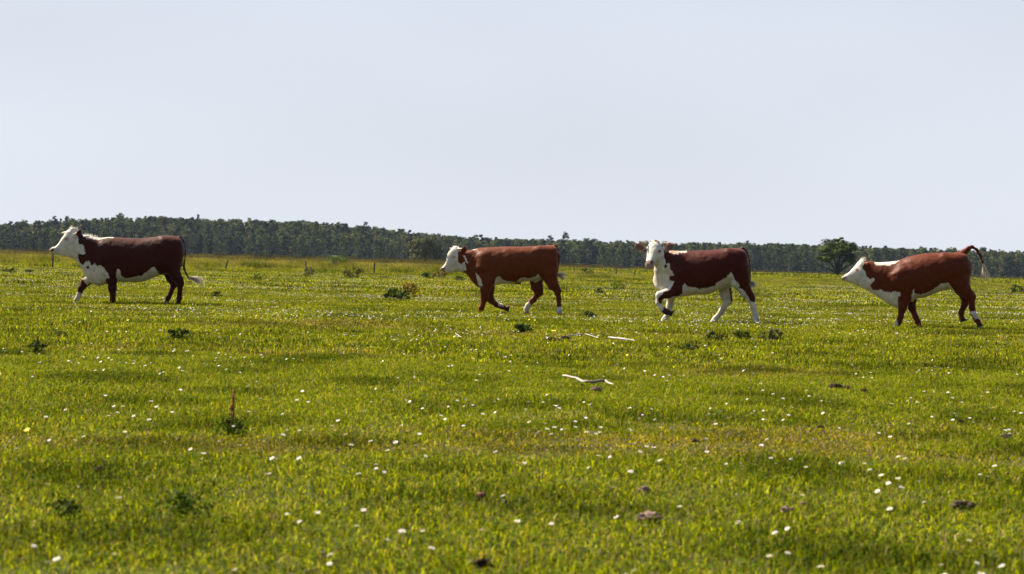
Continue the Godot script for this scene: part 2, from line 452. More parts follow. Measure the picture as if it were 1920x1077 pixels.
			f.bone(Vector3(-0.895, 1.157, -0.100), Vector3(-0.877, 1.196, -0.150), 0.030, 0.020, 0.042, 0.016, 0.015)
			f.bone(Vector3(-0.877, 1.196, -0.150), Vector3(-0.871, 1.235, -0.200), 0.042, 0.016, 0.030, 0.012, 0.015)
		2:
			f.loft(Vector3(0.000, 0.000, 0.000), Vector3(1.000, 0.000, 0.000), Vector3(0.000, 1.000, 0.000), [[-0.898, 0.804, 0.649, 0.070], [-0.850, 0.960, 0.544, 0.120], [-0.792, 1.116, 0.500, 0.160], [-0.716, 1.239, 0.482, 0.200], [-0.630, 1.242, 0.463, 0.230], [-0.527, 1.240, 0.445, 0.260], [-0.424, 1.244, 0.452, 0.290], [-0.287, 1.252, 0.479, 0.310], [-0.150, 1.261, 0.493, 0.330], [-0.048, 1.267, 0.492, 0.340], [0.054, 1.276, 0.515, 0.340], [0.156, 1.287, 0.564, 0.330], [0.258, 1.305, 0.615, 0.320], [0.360, 1.316, 0.661, 0.305], [0.479, 1.317, 0.693, 0.285], [0.581, 1.295, 0.738, 0.250], [0.652, 1.223, 0.826, 0.180], [0.697, 1.084, 0.913, 0.100]], 2.35, 0.030, 1.00)
			f.loft(Vector3(-0.938, 1.390, 0.170), Vector3(-0.170, -0.800, 0.575), Vector3(-0.201, 0.600, 0.775), [[-0.040, -0.020, -0.150, 0.080], [0.000, 0.000, -0.190, 0.105], [0.060, 0.012, -0.230, 0.125], [0.140, 0.012, -0.250, 0.140], [0.210, 0.002, -0.235, 0.130], [0.280, -0.006, -0.200, 0.100], [0.350, -0.004, -0.160, 0.082], [0.420, 0.000, -0.140, 0.080], [0.470, -0.012, -0.120, 0.080], [0.505, -0.040, -0.100, 0.058]], 2.20, 0.040, 0.80)
			f.bone(Vector3(-0.640, 0.931, 0.020), Vector3(-0.743, 1.006, 0.090), 0.220, 0.200, 0.170, 0.140, 0.060)
			f.bone(Vector3(-0.743, 1.006, 0.090), Vector3(-0.836, 1.106, 0.130), 0.170, 0.140, 0.130, 0.110, 0.060)
			f.bone(Vector3(-0.836, 1.106, 0.130), Vector3(-0.893, 1.208, 0.120), 0.130, 0.110, 0.100, 0.100, 0.060)
			f.bone(Vector3(-0.814, 0.892, 0.080), Vector3(-0.795, 0.652, 0.060), 0.120, 0.100, 0.110, 0.100, 0.060)
			f.bone(Vector3(0.512, 0.959, 0.150), Vector3(0.559, 0.756, 0.160), 0.200, 0.130, 0.165, 0.110, 0.035)
			f.bone(Vector3(0.559, 0.756, 0.160), Vector3(0.666, 0.562, 0.160), 0.165, 0.110, 0.098, 0.075, 0.035)
			f.bone(Vector3(0.666, 0.562, 0.160), Vector3(0.759, 0.450, 0.160), 0.098, 0.075, 0.058, 0.050, 0.035)
			f.bone(Vector3(0.759, 0.450, 0.160), Vector3(0.800, 0.301, 0.160), 0.058, 0.050, 0.045, 0.040, 0.035)
			f.bone(Vector3(0.800, 0.301, 0.160), Vector3(0.838, 0.157, 0.160), 0.045, 0.040, 0.042, 0.040, 0.035)
			f.bone(Vector3(0.838, 0.157, 0.160), Vector3(0.851, 0.097, 0.160), 0.042, 0.040, 0.048, 0.046, 0.035)
			f.bone(Vector3(0.851, 0.097, 0.160), Vector3(0.862, 0.029, 0.160), 0.048, 0.046, 0.048, 0.048, 0.035)
			f.bone(Vector3(0.331, 0.817, -0.130), Vector3(0.292, 0.661, -0.150), 0.190, 0.120, 0.120, 0.100, 0.035)
			f.bone(Vector3(0.292, 0.661, -0.150), Vector3(0.322, 0.498, -0.150), 0.120, 0.100, 0.100, 0.080, 0.035)
			f.bone(Vector3(0.322, 0.498, -0.150), Vector3(0.351, 0.378, -0.150), 0.100, 0.080, 0.060, 0.050, 0.035)
			f.bone(Vector3(0.351, 0.378, -0.150), Vector3(0.252, 0.212, -0.150), 0.060, 0.050, 0.045, 0.042, 0.035)
			f.bone(Vector3(0.252, 0.212, -0.150), Vector3(0.153, 0.080, -0.150), 0.045, 0.042, 0.045, 0.043, 0.035)
			f.bone(Vector3(0.153, 0.080, -0.150), Vector3(0.120, 0.027, -0.150), 0.045, 0.043, 0.048, 0.046, 0.035)
			f.bone(Vector3(0.120, 0.027, -0.150), Vector3(0.092, -0.017, -0.150), 0.048, 0.046, 0.046, 0.046, 0.035)
			f.bone(Vector3(-0.438, 0.833, 0.180), Vector3(-0.458, 0.610, 0.200), 0.200, 0.090, 0.140, 0.090, 0.035)
			f.bone(Vector3(-0.458, 0.610, 0.200), Vector3(-0.584, 0.530, 0.210), 0.140, 0.090, 0.105, 0.075, 0.035)
			f.bone(Vector3(-0.584, 0.530, 0.210), Vector3(-0.817, 0.468, 0.230), 0.105, 0.075, 0.070, 0.060, 0.035)
			f.bone(Vector3(-0.817, 0.468, 0.230), Vector3(-0.835, 0.344, 0.230), 0.070, 0.060, 0.048, 0.045, 0.035)
			f.bone(Vector3(-0.835, 0.344, 0.230), Vector3(-0.781, 0.243, 0.220), 0.048, 0.045, 0.044, 0.042, 0.035)
			f.bone(Vector3(-0.781, 0.243, 0.220), Vector3(-0.703, 0.190, 0.220), 0.044, 0.042, 0.050, 0.046, 0.035)
			f.bone(Vector3(-0.703, 0.190, 0.220), Vector3(-0.646, 0.169, 0.210), 0.050, 0.046, 0.046, 0.044, 0.035)
			f.bone(Vector3(-0.593, 0.656, -0.140), Vector3(-0.631, 0.465, -0.150), 0.150, 0.090, 0.082, 0.070, 0.035)
			f.bone(Vector3(-0.631, 0.465, -0.150), Vector3(-0.644, 0.300, -0.150), 0.082, 0.070, 0.060, 0.052, 0.035)
			f.bone(Vector3(-0.644, 0.300, -0.150), Vector3(-0.678, 0.152, -0.150), 0.060, 0.052, 0.043, 0.042, 0.035)
			f.bone(Vector3(-0.678, 0.152, -0.150), Vector3(-0.716, 0.065, -0.150), 0.043, 0.042, 0.048, 0.045, 0.035)
			f.bone(Vector3(-0.716, 0.065, -0.150), Vector3(-0.774, -0.006, -0.150), 0.048, 0.045, 0.046, 0.046, 0.035)
			f.bone(Vector3(-0.478, 1.055, 0.160), Vector3(-0.439, 0.885, 0.220), 0.100, 0.100, 0.160, 0.080, 0.080)
			f.bone(Vector3(0.752, 0.530, 0.160), Vector3(0.802, 0.451, 0.160), 0.045, 0.040, 0.026, 0.026, 0.030)
			f.bone(Vector3(0.388, 0.457, -0.150), Vector3(0.420, 0.380, -0.150), 0.045, 0.040, 0.026, 0.026, 0.030)
			f.bone(Vector3(0.353, 1.212, 0.140), Vector3(0.592, 1.166, 0.130), 0.060, 0.060, 0.070, 0.070, 0.100)
			f.bone(Vector3(0.582, 1.296, -0.000), Vector3(0.652, 1.237, -0.000), 0.050, 0.045, 0.036, 0.034, 0.020)
			f.bone(Vector3(0.652, 1.237, -0.000), Vector3(0.701, 1.101, 0.000), 0.036, 0.034, 0.028, 0.026, 0.020)
			f.bone(Vector3(0.701, 1.101, 0.000), Vector3(0.716, 0.913, 0.000), 0.028, 0.026, 0.024, 0.022, 0.020)
			f.bone(Vector3(0.716, 0.913, 0.000), Vector3(0.728, 0.742, -0.000), 0.024, 0.022, 0.020, 0.018, 0.020)
			f.bone(Vector3(-1.089, 1.275, 0.160), Vector3(-1.151, 1.292, 0.170), 0.034, 0.030, 0.064, 0.020, 0.015)
			f.bone(Vector3(-1.151, 1.292, 0.170), Vector3(-1.211, 1.316, 0.175), 0.064, 0.020, 0.062, 0.016, 0.015)
			f.bone(Vector3(-1.211, 1.316, 0.175), Vector3(-1.256, 1.334, 0.180), 0.062, 0.016, 0.036, 0.012, 0.015)
			f.bone(Vector3(-0.778, 1.274, 0.140), Vector3(-0.717, 1.291, 0.140), 0.034, 0.030, 0.064, 0.020, 0.015)
			f.bone(Vector3(-0.717, 1.291, 0.140), Vector3(-0.650, 1.321, 0.135), 0.064, 0.020, 0.062, 0.016, 0.015)
			f.bone(Vector3(-0.650, 1.321, 0.135), Vector3(-0.596, 1.347, 0.130), 0.062, 0.016, 0.036, 0.012, 0.015)
		3:
			f.loft(Vector3(0.000, 0.000, 0.000), Vector3(1.000, 0.000, 0.000), Vector3(0.000, 1.000, 0.000), [[-1.085, 1.088, 0.701, 0.090], [-0.976, 1.122, 0.631, 0.125], [-0.866, 1.133, 0.554, 0.155], [-0.738, 1.137, 0.470, 0.185], [-0.611, 1.151, 0.396, 0.215], [-0.484, 1.179, 0.350, 0.240], [-0.376, 1.219, 0.377, 0.265], [-0.270, 1.258, 0.457, 0.285], [-0.145, 1.286, 0.515, 0.305], [-0.002, 1.308, 0.550, 0.315], [0.141, 1.319, 0.609, 0.315], [0.266, 1.325, 0.664, 0.305], [0.391, 1.330, 0.694, 0.295], [0.516, 1.333, 0.734, 0.275], [0.622, 1.310, 0.792, 0.235], [0.685, 1.264, 0.848, 0.180], [0.722, 1.195, 0.940, 0.110]], 2.35, 0.030, 1.00)
			f.loft(Vector3(0.000, 0.000, 0.000), Vector3(1.000, 0.000, 0.000), Vector3(0.000, 1.000, 0.000), [[-1.428, 0.875, 0.808, 0.048], [-1.405, 0.903, 0.791, 0.062], [-1.357, 0.932, 0.773, 0.068], [-1.300, 0.985, 0.760, 0.068], [-1.231, 1.066, 0.736, 0.080], [-1.159, 1.156, 0.716, 0.100], [-1.105, 1.189, 0.701, 0.116], [-1.046, 1.168, 0.682, 0.116], [-0.985, 1.132, 0.658, 0.110], [-0.921, 1.110, 0.623, 0.100]], 2.20, 0.040, 0.75)
			f.bone(Vector3(0.477, 1.061, 0.150), Vector3(0.528, 0.826, 0.160), 0.200, 0.130, 0.160, 0.110, 0.035)
			f.bone(Vector3(0.528, 0.826, 0.160), Vector3(0.665, 0.666, 0.160), 0.160, 0.110, 0.105, 0.080, 0.035)
			f.bone(Vector3(0.665, 0.666, 0.160), Vector3(0.771, 0.578, 0.160), 0.105, 0.080, 0.066, 0.055, 0.035)
			f.bone(Vector3(0.771, 0.578, 0.160), Vector3(0.783, 0.397, 0.160), 0.066, 0.055, 0.048, 0.043, 0.035)
			f.bone(Vector3(0.783, 0.397, 0.160), Vector3(0.809, 0.289, 0.160), 0.048, 0.043, 0.048, 0.044, 0.035)
			f.bone(Vector3(0.809, 0.289, 0.160), Vector3(0.873, 0.181, 0.160), 0.048, 0.044, 0.045, 0.044, 0.035)
			f.bone(Vector3(0.873, 0.181, 0.160), Vector3(0.911, 0.119, 0.160), 0.045, 0.044, 0.044, 0.044, 0.035)
			f.bone(Vector3(0.467, 0.915, -0.130), Vector3(0.580, 0.717, -0.150), 0.170, 0.120, 0.110, 0.090, 0.035)
			f.bone(Vector3(0.580, 0.717, -0.150), Vector3(0.683, 0.554, -0.150), 0.110, 0.090, 0.075, 0.060, 0.035)
			f.bone(Vector3(0.683, 0.554, -0.150), Vector3(0.659, 0.435, -0.150), 0.075, 0.060, 0.052, 0.046, 0.035)
			f.bone(Vector3(0.659, 0.435, -0.150), Vector3(0.605, 0.296, -0.150), 0.052, 0.046, 0.046, 0.042, 0.035)
			f.bone(Vector3(0.605, 0.296, -0.150), Vector3(0.620, 0.195, -0.150), 0.046, 0.042, 0.046, 0.044, 0.035)
			f.bone(Vector3(-0.432, 0.948, 0.180), Vector3(-0.354, 0.694, 0.190), 0.200, 0.090, 0.140, 0.085, 0.035)
			f.bone(Vector3(-0.354, 0.694, 0.190), Vector3(-0.345, 0.548, 0.180), 0.140, 0.085, 0.102, 0.070, 0.035)
			f.bone(Vector3(-0.345, 0.548, 0.180), Vector3(-0.395, 0.355, 0.170), 0.102, 0.070, 0.070, 0.056, 0.035)
			f.bone(Vector3(-0.395, 0.355, 0.170), Vector3(-0.422, 0.199, 0.170), 0.070, 0.056, 0.046, 0.042, 0.035)
			f.bone(Vector3(-0.422, 0.199, 0.170), Vector3(-0.450, 0.106, 0.170), 0.046, 0.042, 0.050, 0.046, 0.035)
			f.bone(Vector3(-0.450, 0.106, 0.170), Vector3(-0.489, 0.023, 0.170), 0.050, 0.046, 0.048, 0.048, 0.035)
			f.bone(Vector3(-0.285, 0.694, -0.160), Vector3(-0.247, 0.511, -0.160), 0.130, 0.080, 0.085, 0.070, 0.035)
			f.bone(Vector3(-0.247, 0.511, -0.160), Vector3(-0.236, 0.354, -0.160), 0.085, 0.070, 0.064, 0.054, 0.035)
			f.bone(Vector3(-0.236, 0.354, -0.160), Vector3(-0.176, 0.209, -0.160), 0.064, 0.054, 0.046, 0.042, 0.035)
			f.bone(Vector3(-0.176, 0.209, -0.160), Vector3(-0.129, 0.118, -0.160), 0.046, 0.042, 0.048, 0.044, 0.035)
			f.bone(Vector3(-0.129, 0.118, -0.160), Vector3(-0.096, 0.045, -0.160), 0.048, 0.044, 0.046, 0.046, 0.035)
			f.bone(Vector3(-0.398, 0.985, 0.140), Vector3(-0.376, 0.839, 0.190), 0.100, 0.100, 0.160, 0.090, 0.080)
			f.bone(Vector3(0.638, 1.220, 0.060), Vector3(0.661, 1.030, 0.080), 0.070, 0.090, 0.085, 0.100, 0.050)
			f.bone(Vector3(0.661, 1.030, 0.080), Vector3(0.636, 0.811, 0.110), 0.085, 0.100, 0.100, 0.090, 0.050)
			f.bone(Vector3(0.640, 1.221, -0.060), Vector3(0.664, 1.030, -0.080), 0.070, 0.090, 0.085, 0.100, 0.050)
			f.bone(Vector3(0.664, 1.030, -0.080), Vector3(0.639, 0.810, -0.110), 0.085, 0.100, 0.100, 0.090, 0.050)
			f.bone(Vector3(0.763, 0.651, 0.160), Vector3(0.819, 0.579, 0.160), 0.045, 0.040, 0.026, 0.026, 0.030)
			f.bone(Vector3(0.723, 0.574, -0.150), Vector3(0.708, 0.463, -0.150), 0.045, 0.040, 0.026, 0.026, 0.030)
			f.bone(Vector3(0.312, 1.240, 0.130), Vector3(0.563, 1.191, 0.130), 0.060, 0.060, 0.070, 0.070, 0.100)
			f.bone(Vector3(0.527, 1.282, -0.000), Vector3(0.632, 1.343, 0.000), 0.070, 0.060, 0.056, 0.050, 0.020)
			f.bone(Vector3(0.632, 1.343, 0.000), Vector3(0.699, 1.408, 0.000), 0.056, 0.050, 0.040, 0.036, 0.020)
			f.bone(Vector3(0.699, 1.408, 0.000), Vector3(0.758, 1.443, -0.000), 0.040, 0.036, 0.030, 0.028, 0.020)
			f.bone(Vector3(0.758, 1.443, -0.000), Vector3(0.836, 1.395, -0.000), 0.030, 0.028, 0.025, 0.024, 0.020)
			f.bone(Vector3(0.836, 1.395, -0.000), Vector3(0.901, 1.300, -0.000), 0.025, 0.024, 0.021, 0.020, 0.020)
			f.bone(Vector3(0.901, 1.300, -0.000), Vector3(0.943, 1.183, -0.000), 0.021, 0.020, 0.018, 0.018, 0.020)
			f.bone(Vector3(0.943, 1.183, -0.000), Vector3(0.959, 1.110, -0.000), 0.018, 0.018, 0.017, 0.017, 0.020)
			f.bone(Vector3(-1.048, 1.107, 0.100), Vector3(-1.005, 1.098, 0.140), 0.028, 0.020, 0.038, 0.014, 0.015)
			f.bone(Vector3(-1.005, 1.098, 0.140), Vector3(-0.963, 1.085, 0.160), 0.038, 0.014, 0.024, 0.010, 0.015)
			f.bone(Vector3(-1.054, 1.108, -0.100), Vector3(-1.023, 1.118, -0.150), 0.028, 0.020, 0.038, 0.014, 0.015)
			f.bone(Vector3(-1.023, 1.118, -0.150), Vector3(-0.996, 1.122, -0.190), 0.038, 0.014, 0.024, 0.010, 0.015)

# where the coat is white (W), red (B), pink (P) and so on: outlines seen from the animal's left side, between two depths
func coat_map(n: int) -> Array:
	var c := []
	match n:
		0:
			c.append(["W", PackedVector2Array([Vector2(-1.439, 1.550), Vector2(-0.839, 1.495), Vector2(-0.817, 1.261), Vector2(-0.799, 1.127), Vector2(-0.710, 1.093), Vector2(-0.672, 0.945), Vector2(-0.724, 0.925), Vector2(-0.806, 0.952), Vector2(-0.818, 0.865), Vector2(-0.770, 0.768), Vector2(-0.717, 0.733), Vector2(-0.647, 0.801), Vector2(-0.585, 0.785), Vector2(-0.558, 0.731), Vector2(-0.505, 0.761), Vector2(-0.433, 0.713), Vector2(-0.398, 0.741), Vector2(-0.326, 0.679), Vector2(-0.244, 0.582), Vector2(-0.219, 0.483), Vector2(-0.270, 0.392), Vector2(-0.317, 0.246), Vector2(-0.564, 0.241), Vector2(-0.892, 0.702), Vector2(-1.422, 0.796)]), -9.000, 9.000])
			c.append(["W", PackedVector2Array([Vector2(-0.763, 1.407), Vector2(-0.660, 1.365), Vector2(-0.518, 1.332), Vector2(-0.305, 1.329), Vector2(-0.145, 1.306), Vector2(-0.162, 1.257), Vector2(-0.339, 1.245), Vector2(-0.426, 1.196), Vector2(-0.498, 1.225), Vector2(-0.586, 1.235), Vector2(-0.657, 1.244), Vector2(-0.728, 1.264)]), -9.000, 9.000])
			c.append(["W", PackedVector2Array([Vector2(-0.069, 0.667), Vector2(-0.024, 0.650), Vector2(-0.004, 0.560), Vector2(0.086, 0.490), Vector2(0.210, 0.511), Vector2(0.316, 0.550), Vector2(0.388, 0.552), Vector2(0.440, 0.607), Vector2(0.528, 0.664), Vector2(0.615, 0.738), Vector2(0.671, 0.667), Vector2(0.726, 0.578), Vector2(0.817, 0.507), Vector2(0.820, 0.380), Vector2(-0.070, 0.324), Vector2(-0.084, 0.559)]), -9.000, 9.000])
			c.append(["B", PackedVector2Array([Vector2(-0.649, 0.716), Vector2(-0.601, 0.718), Vector2(-0.595, 0.658), Vector2(-0.641, 0.654)]), 0.050, 9.000])
			c.append(["B", PackedVector2Array([Vector2(-0.888, 0.522), Vector2(-0.625, 0.564), Vector2(-0.498, 0.423), Vector2(-0.566, 0.331), Vector2(-0.722, 0.183), Vector2(-0.881, 0.180)]), -9.000, -0.120])
			c.append(["W", PackedVector2Array([Vector2(-0.952, 0.205), Vector2(-0.705, 0.193), Vector2(-0.735, -0.051), Vector2(-0.946, -0.056)]), -9.000, -0.100])
			c.append(["B", PackedVector2Array([Vector2(-0.278, 0.482), Vector2(-0.065, 0.487), Vector2(-0.053, -0.055), Vector2(-0.265, -0.059)]), 0.100, 9.000])
			c.append(["B", PackedVector2Array([Vector2(-0.870, 1.269), Vector2(-0.791, 1.280), Vector2(-0.715, 1.444), Vector2(-0.803, 1.460)]), 0.125, 9.000])
			c.append(["B", PackedVector2Array([Vector2(-0.870, 1.269), Vector2(-0.791, 1.280), Vector2(-0.715, 1.444), Vector2(-0.874, 1.458)]), -9.000, -0.150])
			c.append(["P", PackedVector2Array([Vector2(-1.340, 1.046), Vector2(-1.290, 1.033), Vector2(-1.279, 0.980), Vector2(-1.288, 0.940), Vector2(-1.337, 0.924)]), -9.000, 9.000])
			c.append(["N", PackedVector2Array([Vector2(-1.304, 1.019), Vector2(-1.266, 1.027), Vector2(-1.254, 0.998), Vector2(-1.289, 0.983)]), -9.000, 9.000])
			c.append(["R", PackedVector2Array([Vector2(-1.071, 1.233), Vector2(-0.992, 1.242), Vector2(-0.988, 1.189), Vector2(-1.061, 1.179)]), 0.030, 9.000])
		1:
			c.append(["W", PackedVector2Array([Vector2(-1.348, 1.353), Vector2(-0.954, 1.301), Vector2(-0.928, 1.202), Vector2(-0.960, 1.139), Vector2(-0.963, 1.047), Vector2(-0.940, 0.955), Vector2(-0.898, 0.909), Vector2(-0.857, 0.957), Vector2(-0.830, 0.980), Vector2(-0.793, 0.843), Vector2(-0.792, 0.793), Vector2(-0.838, 0.795), Vector2(-0.932, 0.716), Vector2(-1.332, 0.706)]), -9.000, 9.000])
			c.append(["W", PackedVector2Array([Vector2(-0.860, 1.085), Vector2(-0.827, 1.085), Vector2(-0.760, 0.959), Vector2(-0.772, 0.936), Vector2(-0.815, 0.996)]), 0.020, 9.000])
			c.append(["W", PackedVector2Array([Vector2(-0.706, 1.261), Vector2(-0.575, 1.272), Vector2(-0.597, 1.208), Vector2(-0.681, 1.197)]), -9.000, 9.000])
			c.append(["W", PackedVector2Array([Vector2(-0.612, 0.758), Vector2(-0.562, 0.710), Vector2(-0.511, 0.649), Vector2(-0.477, 0.511), Vector2(-0.477, 0.419), Vector2(-0.541, 0.487), Vector2(-0.583, 0.648)]), -9.000, 9.000])
			c.append(["W", PackedVector2Array([Vector2(-0.207, 0.703), Vector2(-0.153, 0.704), Vector2(-0.098, 0.644), Vector2(-0.004, 0.619), Vector2(0.119, 0.606), Vector2(0.166, 0.595), Vector2(0.225, 0.675), Vector2(0.317, 0.701), Vector2(0.379, 0.679), Vector2(0.502, 0.705), Vector2(0.578, 0.769), Vector2(0.673, 0.648), Vector2(0.675, 0.571), Vector2(0.306, 0.531), Vector2(0.001, 0.400), Vector2(-0.307, 0.392), Vector2(-0.264, 0.517), Vector2(-0.235, 0.594)]), -9.000, 9.000])
			c.append(["B", PackedVector2Array([Vector2(0.135, 0.601), Vector2(0.304, 0.592), Vector2(0.276, 0.499), Vector2(0.122, 0.495)]), -9.000, 9.000])
			c.append(["B", PackedVector2Array([Vector2(0.388, 0.625), Vector2(0.703, 0.664), Vector2(0.726, 0.356), Vector2(0.530, 0.197), Vector2(0.406, 0.210)]), -9.000, -0.050])
			c.append(["B", PackedVector2Array([Vector2(0.580, 0.661), Vector2(1.073, 0.673), Vector2(1.086, 0.149), Vector2(0.701, 0.140)]), 0.040, 9.000])
			c.append(["B", PackedVector2Array([Vector2(-0.541, 0.510), Vector2(-0.264, 0.517), Vector2(-0.251, -0.023), Vector2(-0.543, -0.030)]), 0.080, 9.000])
			c.append(["B", PackedVector2Array([Vector2(-0.403, 0.513), Vector2(-0.250, 0.579), Vector2(-0.195, 0.210), Vector2(-0.395, 0.205)]), -9.000, -0.080])
			c.append(["W", PackedVector2Array([Vector2(0.283, 0.230), Vector2(0.453, 0.211), Vector2(0.459, -0.036), Vector2(0.289, -0.040)]), -9.000, -0.050])
			c.append(["W", PackedVector2Array([Vector2(0.916, 0.156), Vector2(1.116, 0.173), Vector2(1.121, -0.020), Vector2(0.921, -0.024)]), 0.050, 9.000])
			c.append(["W", PackedVector2Array([Vector2(-0.180, 0.226), Vector2(-0.056, 0.198), Vector2(-0.069, 0.121), Vector2(-0.162, 0.134)]), -9.000, -0.050])
			c.append(["P", PackedVector2Array([Vector2(-1.282, 0.854), Vector2(-1.220, 0.848), Vector2(-1.196, 0.802), Vector2(-1.202, 0.756), Vector2(-1.279, 0.754)]), -9.000, 9.000])
			c.append(["N", PackedVector2Array([Vector2(-1.258, 0.844), Vector2(-1.203, 0.851), Vector2(-1.208, 0.820), Vector2(-1.248, 0.807)]), -9.000, 9.000])
			c.append(["R", PackedVector2Array([Vector2(-1.066, 1.064), Vector2(-1.005, 1.072), Vector2(-1.001, 1.026), Vector2(-1.059, 1.021)]), 0.030, 9.000])
		2:
			c.append(["W", PackedVector2Array([Vector2(-1.127, 1.504), Vector2(-0.744, 1.307), Vector2(-0.768, 1.220), Vector2(-0.757, 1.117), Vector2(-0.723, 1.015), Vector2(-0.665, 1.034), Vector2(-0.649, 0.931), Vector2(-0.574, 0.826), Vector2(-0.659, 0.789), Vector2(-0.661, 0.733), Vector2(-0.571, 0.718), Vector2(-0.607, 0.631), Vector2(-0.640, 0.566), Vector2(-0.759, 0.515), Vector2(-0.825, 0.427), Vector2(-0.892, 0.374), Vector2(-0.984, 0.578), Vector2(-1.134, 1.091)]), -9.000, 9.000])
			c.append(["B", PackedVector2Array([Vector2(-0.756, 0.976), Vector2(-0.716, 1.015), Vector2(-0.705, 0.977), Vector2(-0.743, 0.925)]), 0.020, 9.000])
			c.append(["W", PackedVector2Array([Vector2(-0.726, 1.282), Vector2(-0.607, 1.293), Vector2(-0.366, 1.282), Vector2(-0.382, 1.219), Vector2(-0.502, 1.216), Vector2(-0.518, 1.192), Vector2(-0.604, 1.198), Vector2(-0.673, 1.205)]), -9.000, 9.000])
			c.append(["W", PackedVector2Array([Vector2(-0.433, 0.523), Vector2(-0.419, 0.644), Vector2(-0.394, 0.688), Vector2(-0.350, 0.629), Vector2(-0.212, 0.615), Vector2(-0.143, 0.596), Vector2(0.027, 0.621), Vector2(0.129, 0.658), Vector2(0.145, 0.701), Vector2(0.229, 0.746), Vector2(0.313, 0.800), Vector2(0.363, 0.861), Vector2(0.405, 0.888), Vector2(0.450, 0.803), Vector2(0.521, 0.702), Vector2(0.556, 0.652), Vector2(0.421, 0.580), Vector2(0.273, 0.370), Vector2(-0.583, 0.347), Vector2(-0.619, 0.432), Vector2(-0.483, 0.488)]), -9.000, 9.000])
			c.append(["W", PackedVector2Array([Vector2(0.548, 0.638), Vector2(0.617, 0.598), Vector2(0.696, 0.498), Vector2(0.733, 0.402), Vector2(0.785, 0.387), Vector2(0.861, 0.402), Vector2(1.000, -0.057), Vector2(0.745, -0.064), Vector2(0.506, 0.616)]), 0.040, 9.000])
			c.append(["W", PackedVector2Array([Vector2(-0.008, 0.672), Vector2(0.471, 0.658), Vector2(0.460, 0.409), Vector2(0.378, 0.270), Vector2(0.216, -0.078), Vector2(-0.006, -0.084), Vector2(0.171, 0.333)]), -9.000, -0.050])
			c.append(["B", PackedVector2Array([Vector2(0.383, 0.613), Vector2(0.411, 0.631), Vector2(0.460, 0.400), Vector2(0.410, 0.373)]), -9.000, -0.050])
			c.append(["W", PackedVector2Array([Vector2(-0.880, 0.546), Vector2(-0.512, 0.590), Vector2(-0.494, -0.098), Vector2(-0.863, -0.108)]), -9.000, -0.050])
			c.append(["B", PackedVector2Array([Vector2(-0.416, 0.524), Vector2(-0.485, 0.570), Vector2(-0.622, 0.561), Vector2(-0.759, 0.515), Vector2(-0.842, 0.423), Vector2(-0.837, 0.341), Vector2(-0.771, 0.342), Vector2(-0.782, 0.411), Vector2(-0.637, 0.466), Vector2(-0.483, 0.467)]), 0.100, 9.000])
			c.append(["W", PackedVector2Array([Vector2(-0.900, 0.520), Vector2(-0.841, 0.513), Vector2(-0.849, 0.426), Vector2(-0.836, 0.332), Vector2(-0.763, 0.334), Vector2(-0.718, 0.258), Vector2(-0.818, 0.135), Vector2(-0.892, 0.236)]), 0.100, 9.000])
			c.append(["K", PackedVector2Array([Vector2(-0.743, 0.257), Vector2(-0.701, 0.293), Vector2(-0.597, 0.244), Vector2(-0.594, 0.106), Vector2(-0.697, 0.103), Vector2(-0.759, 0.188)]), 0.100, 9.000])
			c.append(["O", PackedVector2Array([Vector2(-1.332, 1.414), Vector2(-1.086, 1.368), Vector2(-1.077, 1.196), Vector2(-1.326, 1.190)]), -0.100, 0.400])
			c.append(["E", PackedVector2Array([Vector2(-1.252, 1.346), Vector2(-1.123, 1.324), Vector2(-1.112, 1.255), Vector2(-1.198, 1.241), Vector2(-1.256, 1.286)]), 0.170, 0.300])
			c.append(["O", PackedVector2Array([Vector2(-0.757, 1.410), Vector2(-0.507, 1.416), Vector2(-0.502, 1.210), Vector2(-0.753, 1.231)]), 0.000, 0.250])
			c.append(["E", PackedVector2Array([Vector2(-0.724, 1.321), Vector2(-0.653, 1.349), Vector2(-0.588, 1.350), Vector2(-0.602, 1.264), Vector2(-0.698, 1.244)]), 0.138, 0.300])
			c.append(["R", PackedVector2Array([Vector2(-0.890, 1.245), Vector2(-0.839, 1.253), Vector2(-0.834, 1.184), Vector2(-0.882, 1.180)]), 0.200, 9.000])
			c.append(["R", PackedVector2Array([Vector2(-1.120, 1.219), Vector2(-1.079, 1.227), Vector2(-1.074, 1.175), Vector2(-1.112, 1.167)]), 0.200, 9.000])
			c.append(["P", PackedVector2Array([Vector2(-1.107, 1.061), Vector2(-0.945, 1.075), Vector2(-0.922, 1.010), Vector2(-0.958, 0.923), Vector2(-1.087, 0.937)]), 0.250, 9.000])
			c.append(["N", PackedVector2Array([Vector2(-1.078, 1.048), Vector2(-1.047, 1.052), Vector2(-1.040, 1.024), Vector2(-1.070, 1.013)]), 0.300, 9.000])
			c.append(["N", PackedVector2Array([Vector2(-0.992, 1.053), Vector2(-0.951, 1.054), Vector2(-0.950, 1.023), Vector2(-0.984, 1.015)]), 0.300, 9.000])
		3:
			c.append(["W", PackedVector2Array([Vector2(-1.498, 1.364), Vector2(-1.004, 1.246), Vector2(-1.077, 1.116), Vector2(-1.103, 1.027), Vector2(-1.047, 0.969), Vector2(-1.012, 0.878), Vector2(-0.966, 0.842), Vector2(-0.903, 0.859), Vector2(-0.873, 0.826), Vector2(-0.933, 0.770), Vector2(-0.957, 0.714), Vector2(-0.916, 0.660), Vector2(-0.824, 0.634), Vector2(-0.789, 0.663), Vector2(-0.716, 0.628), Vector2(-0.588, 0.613), Vector2(-0.535, 0.633), Vector2(-0.444, 0.635), Vector2(-0.420, 0.544), Vector2(-0.443, 0.452), Vector2(-0.452, 0.250), Vector2(-0.708, 0.353), Vector2(-1.445, 0.701)]), -9.000, 9.000])
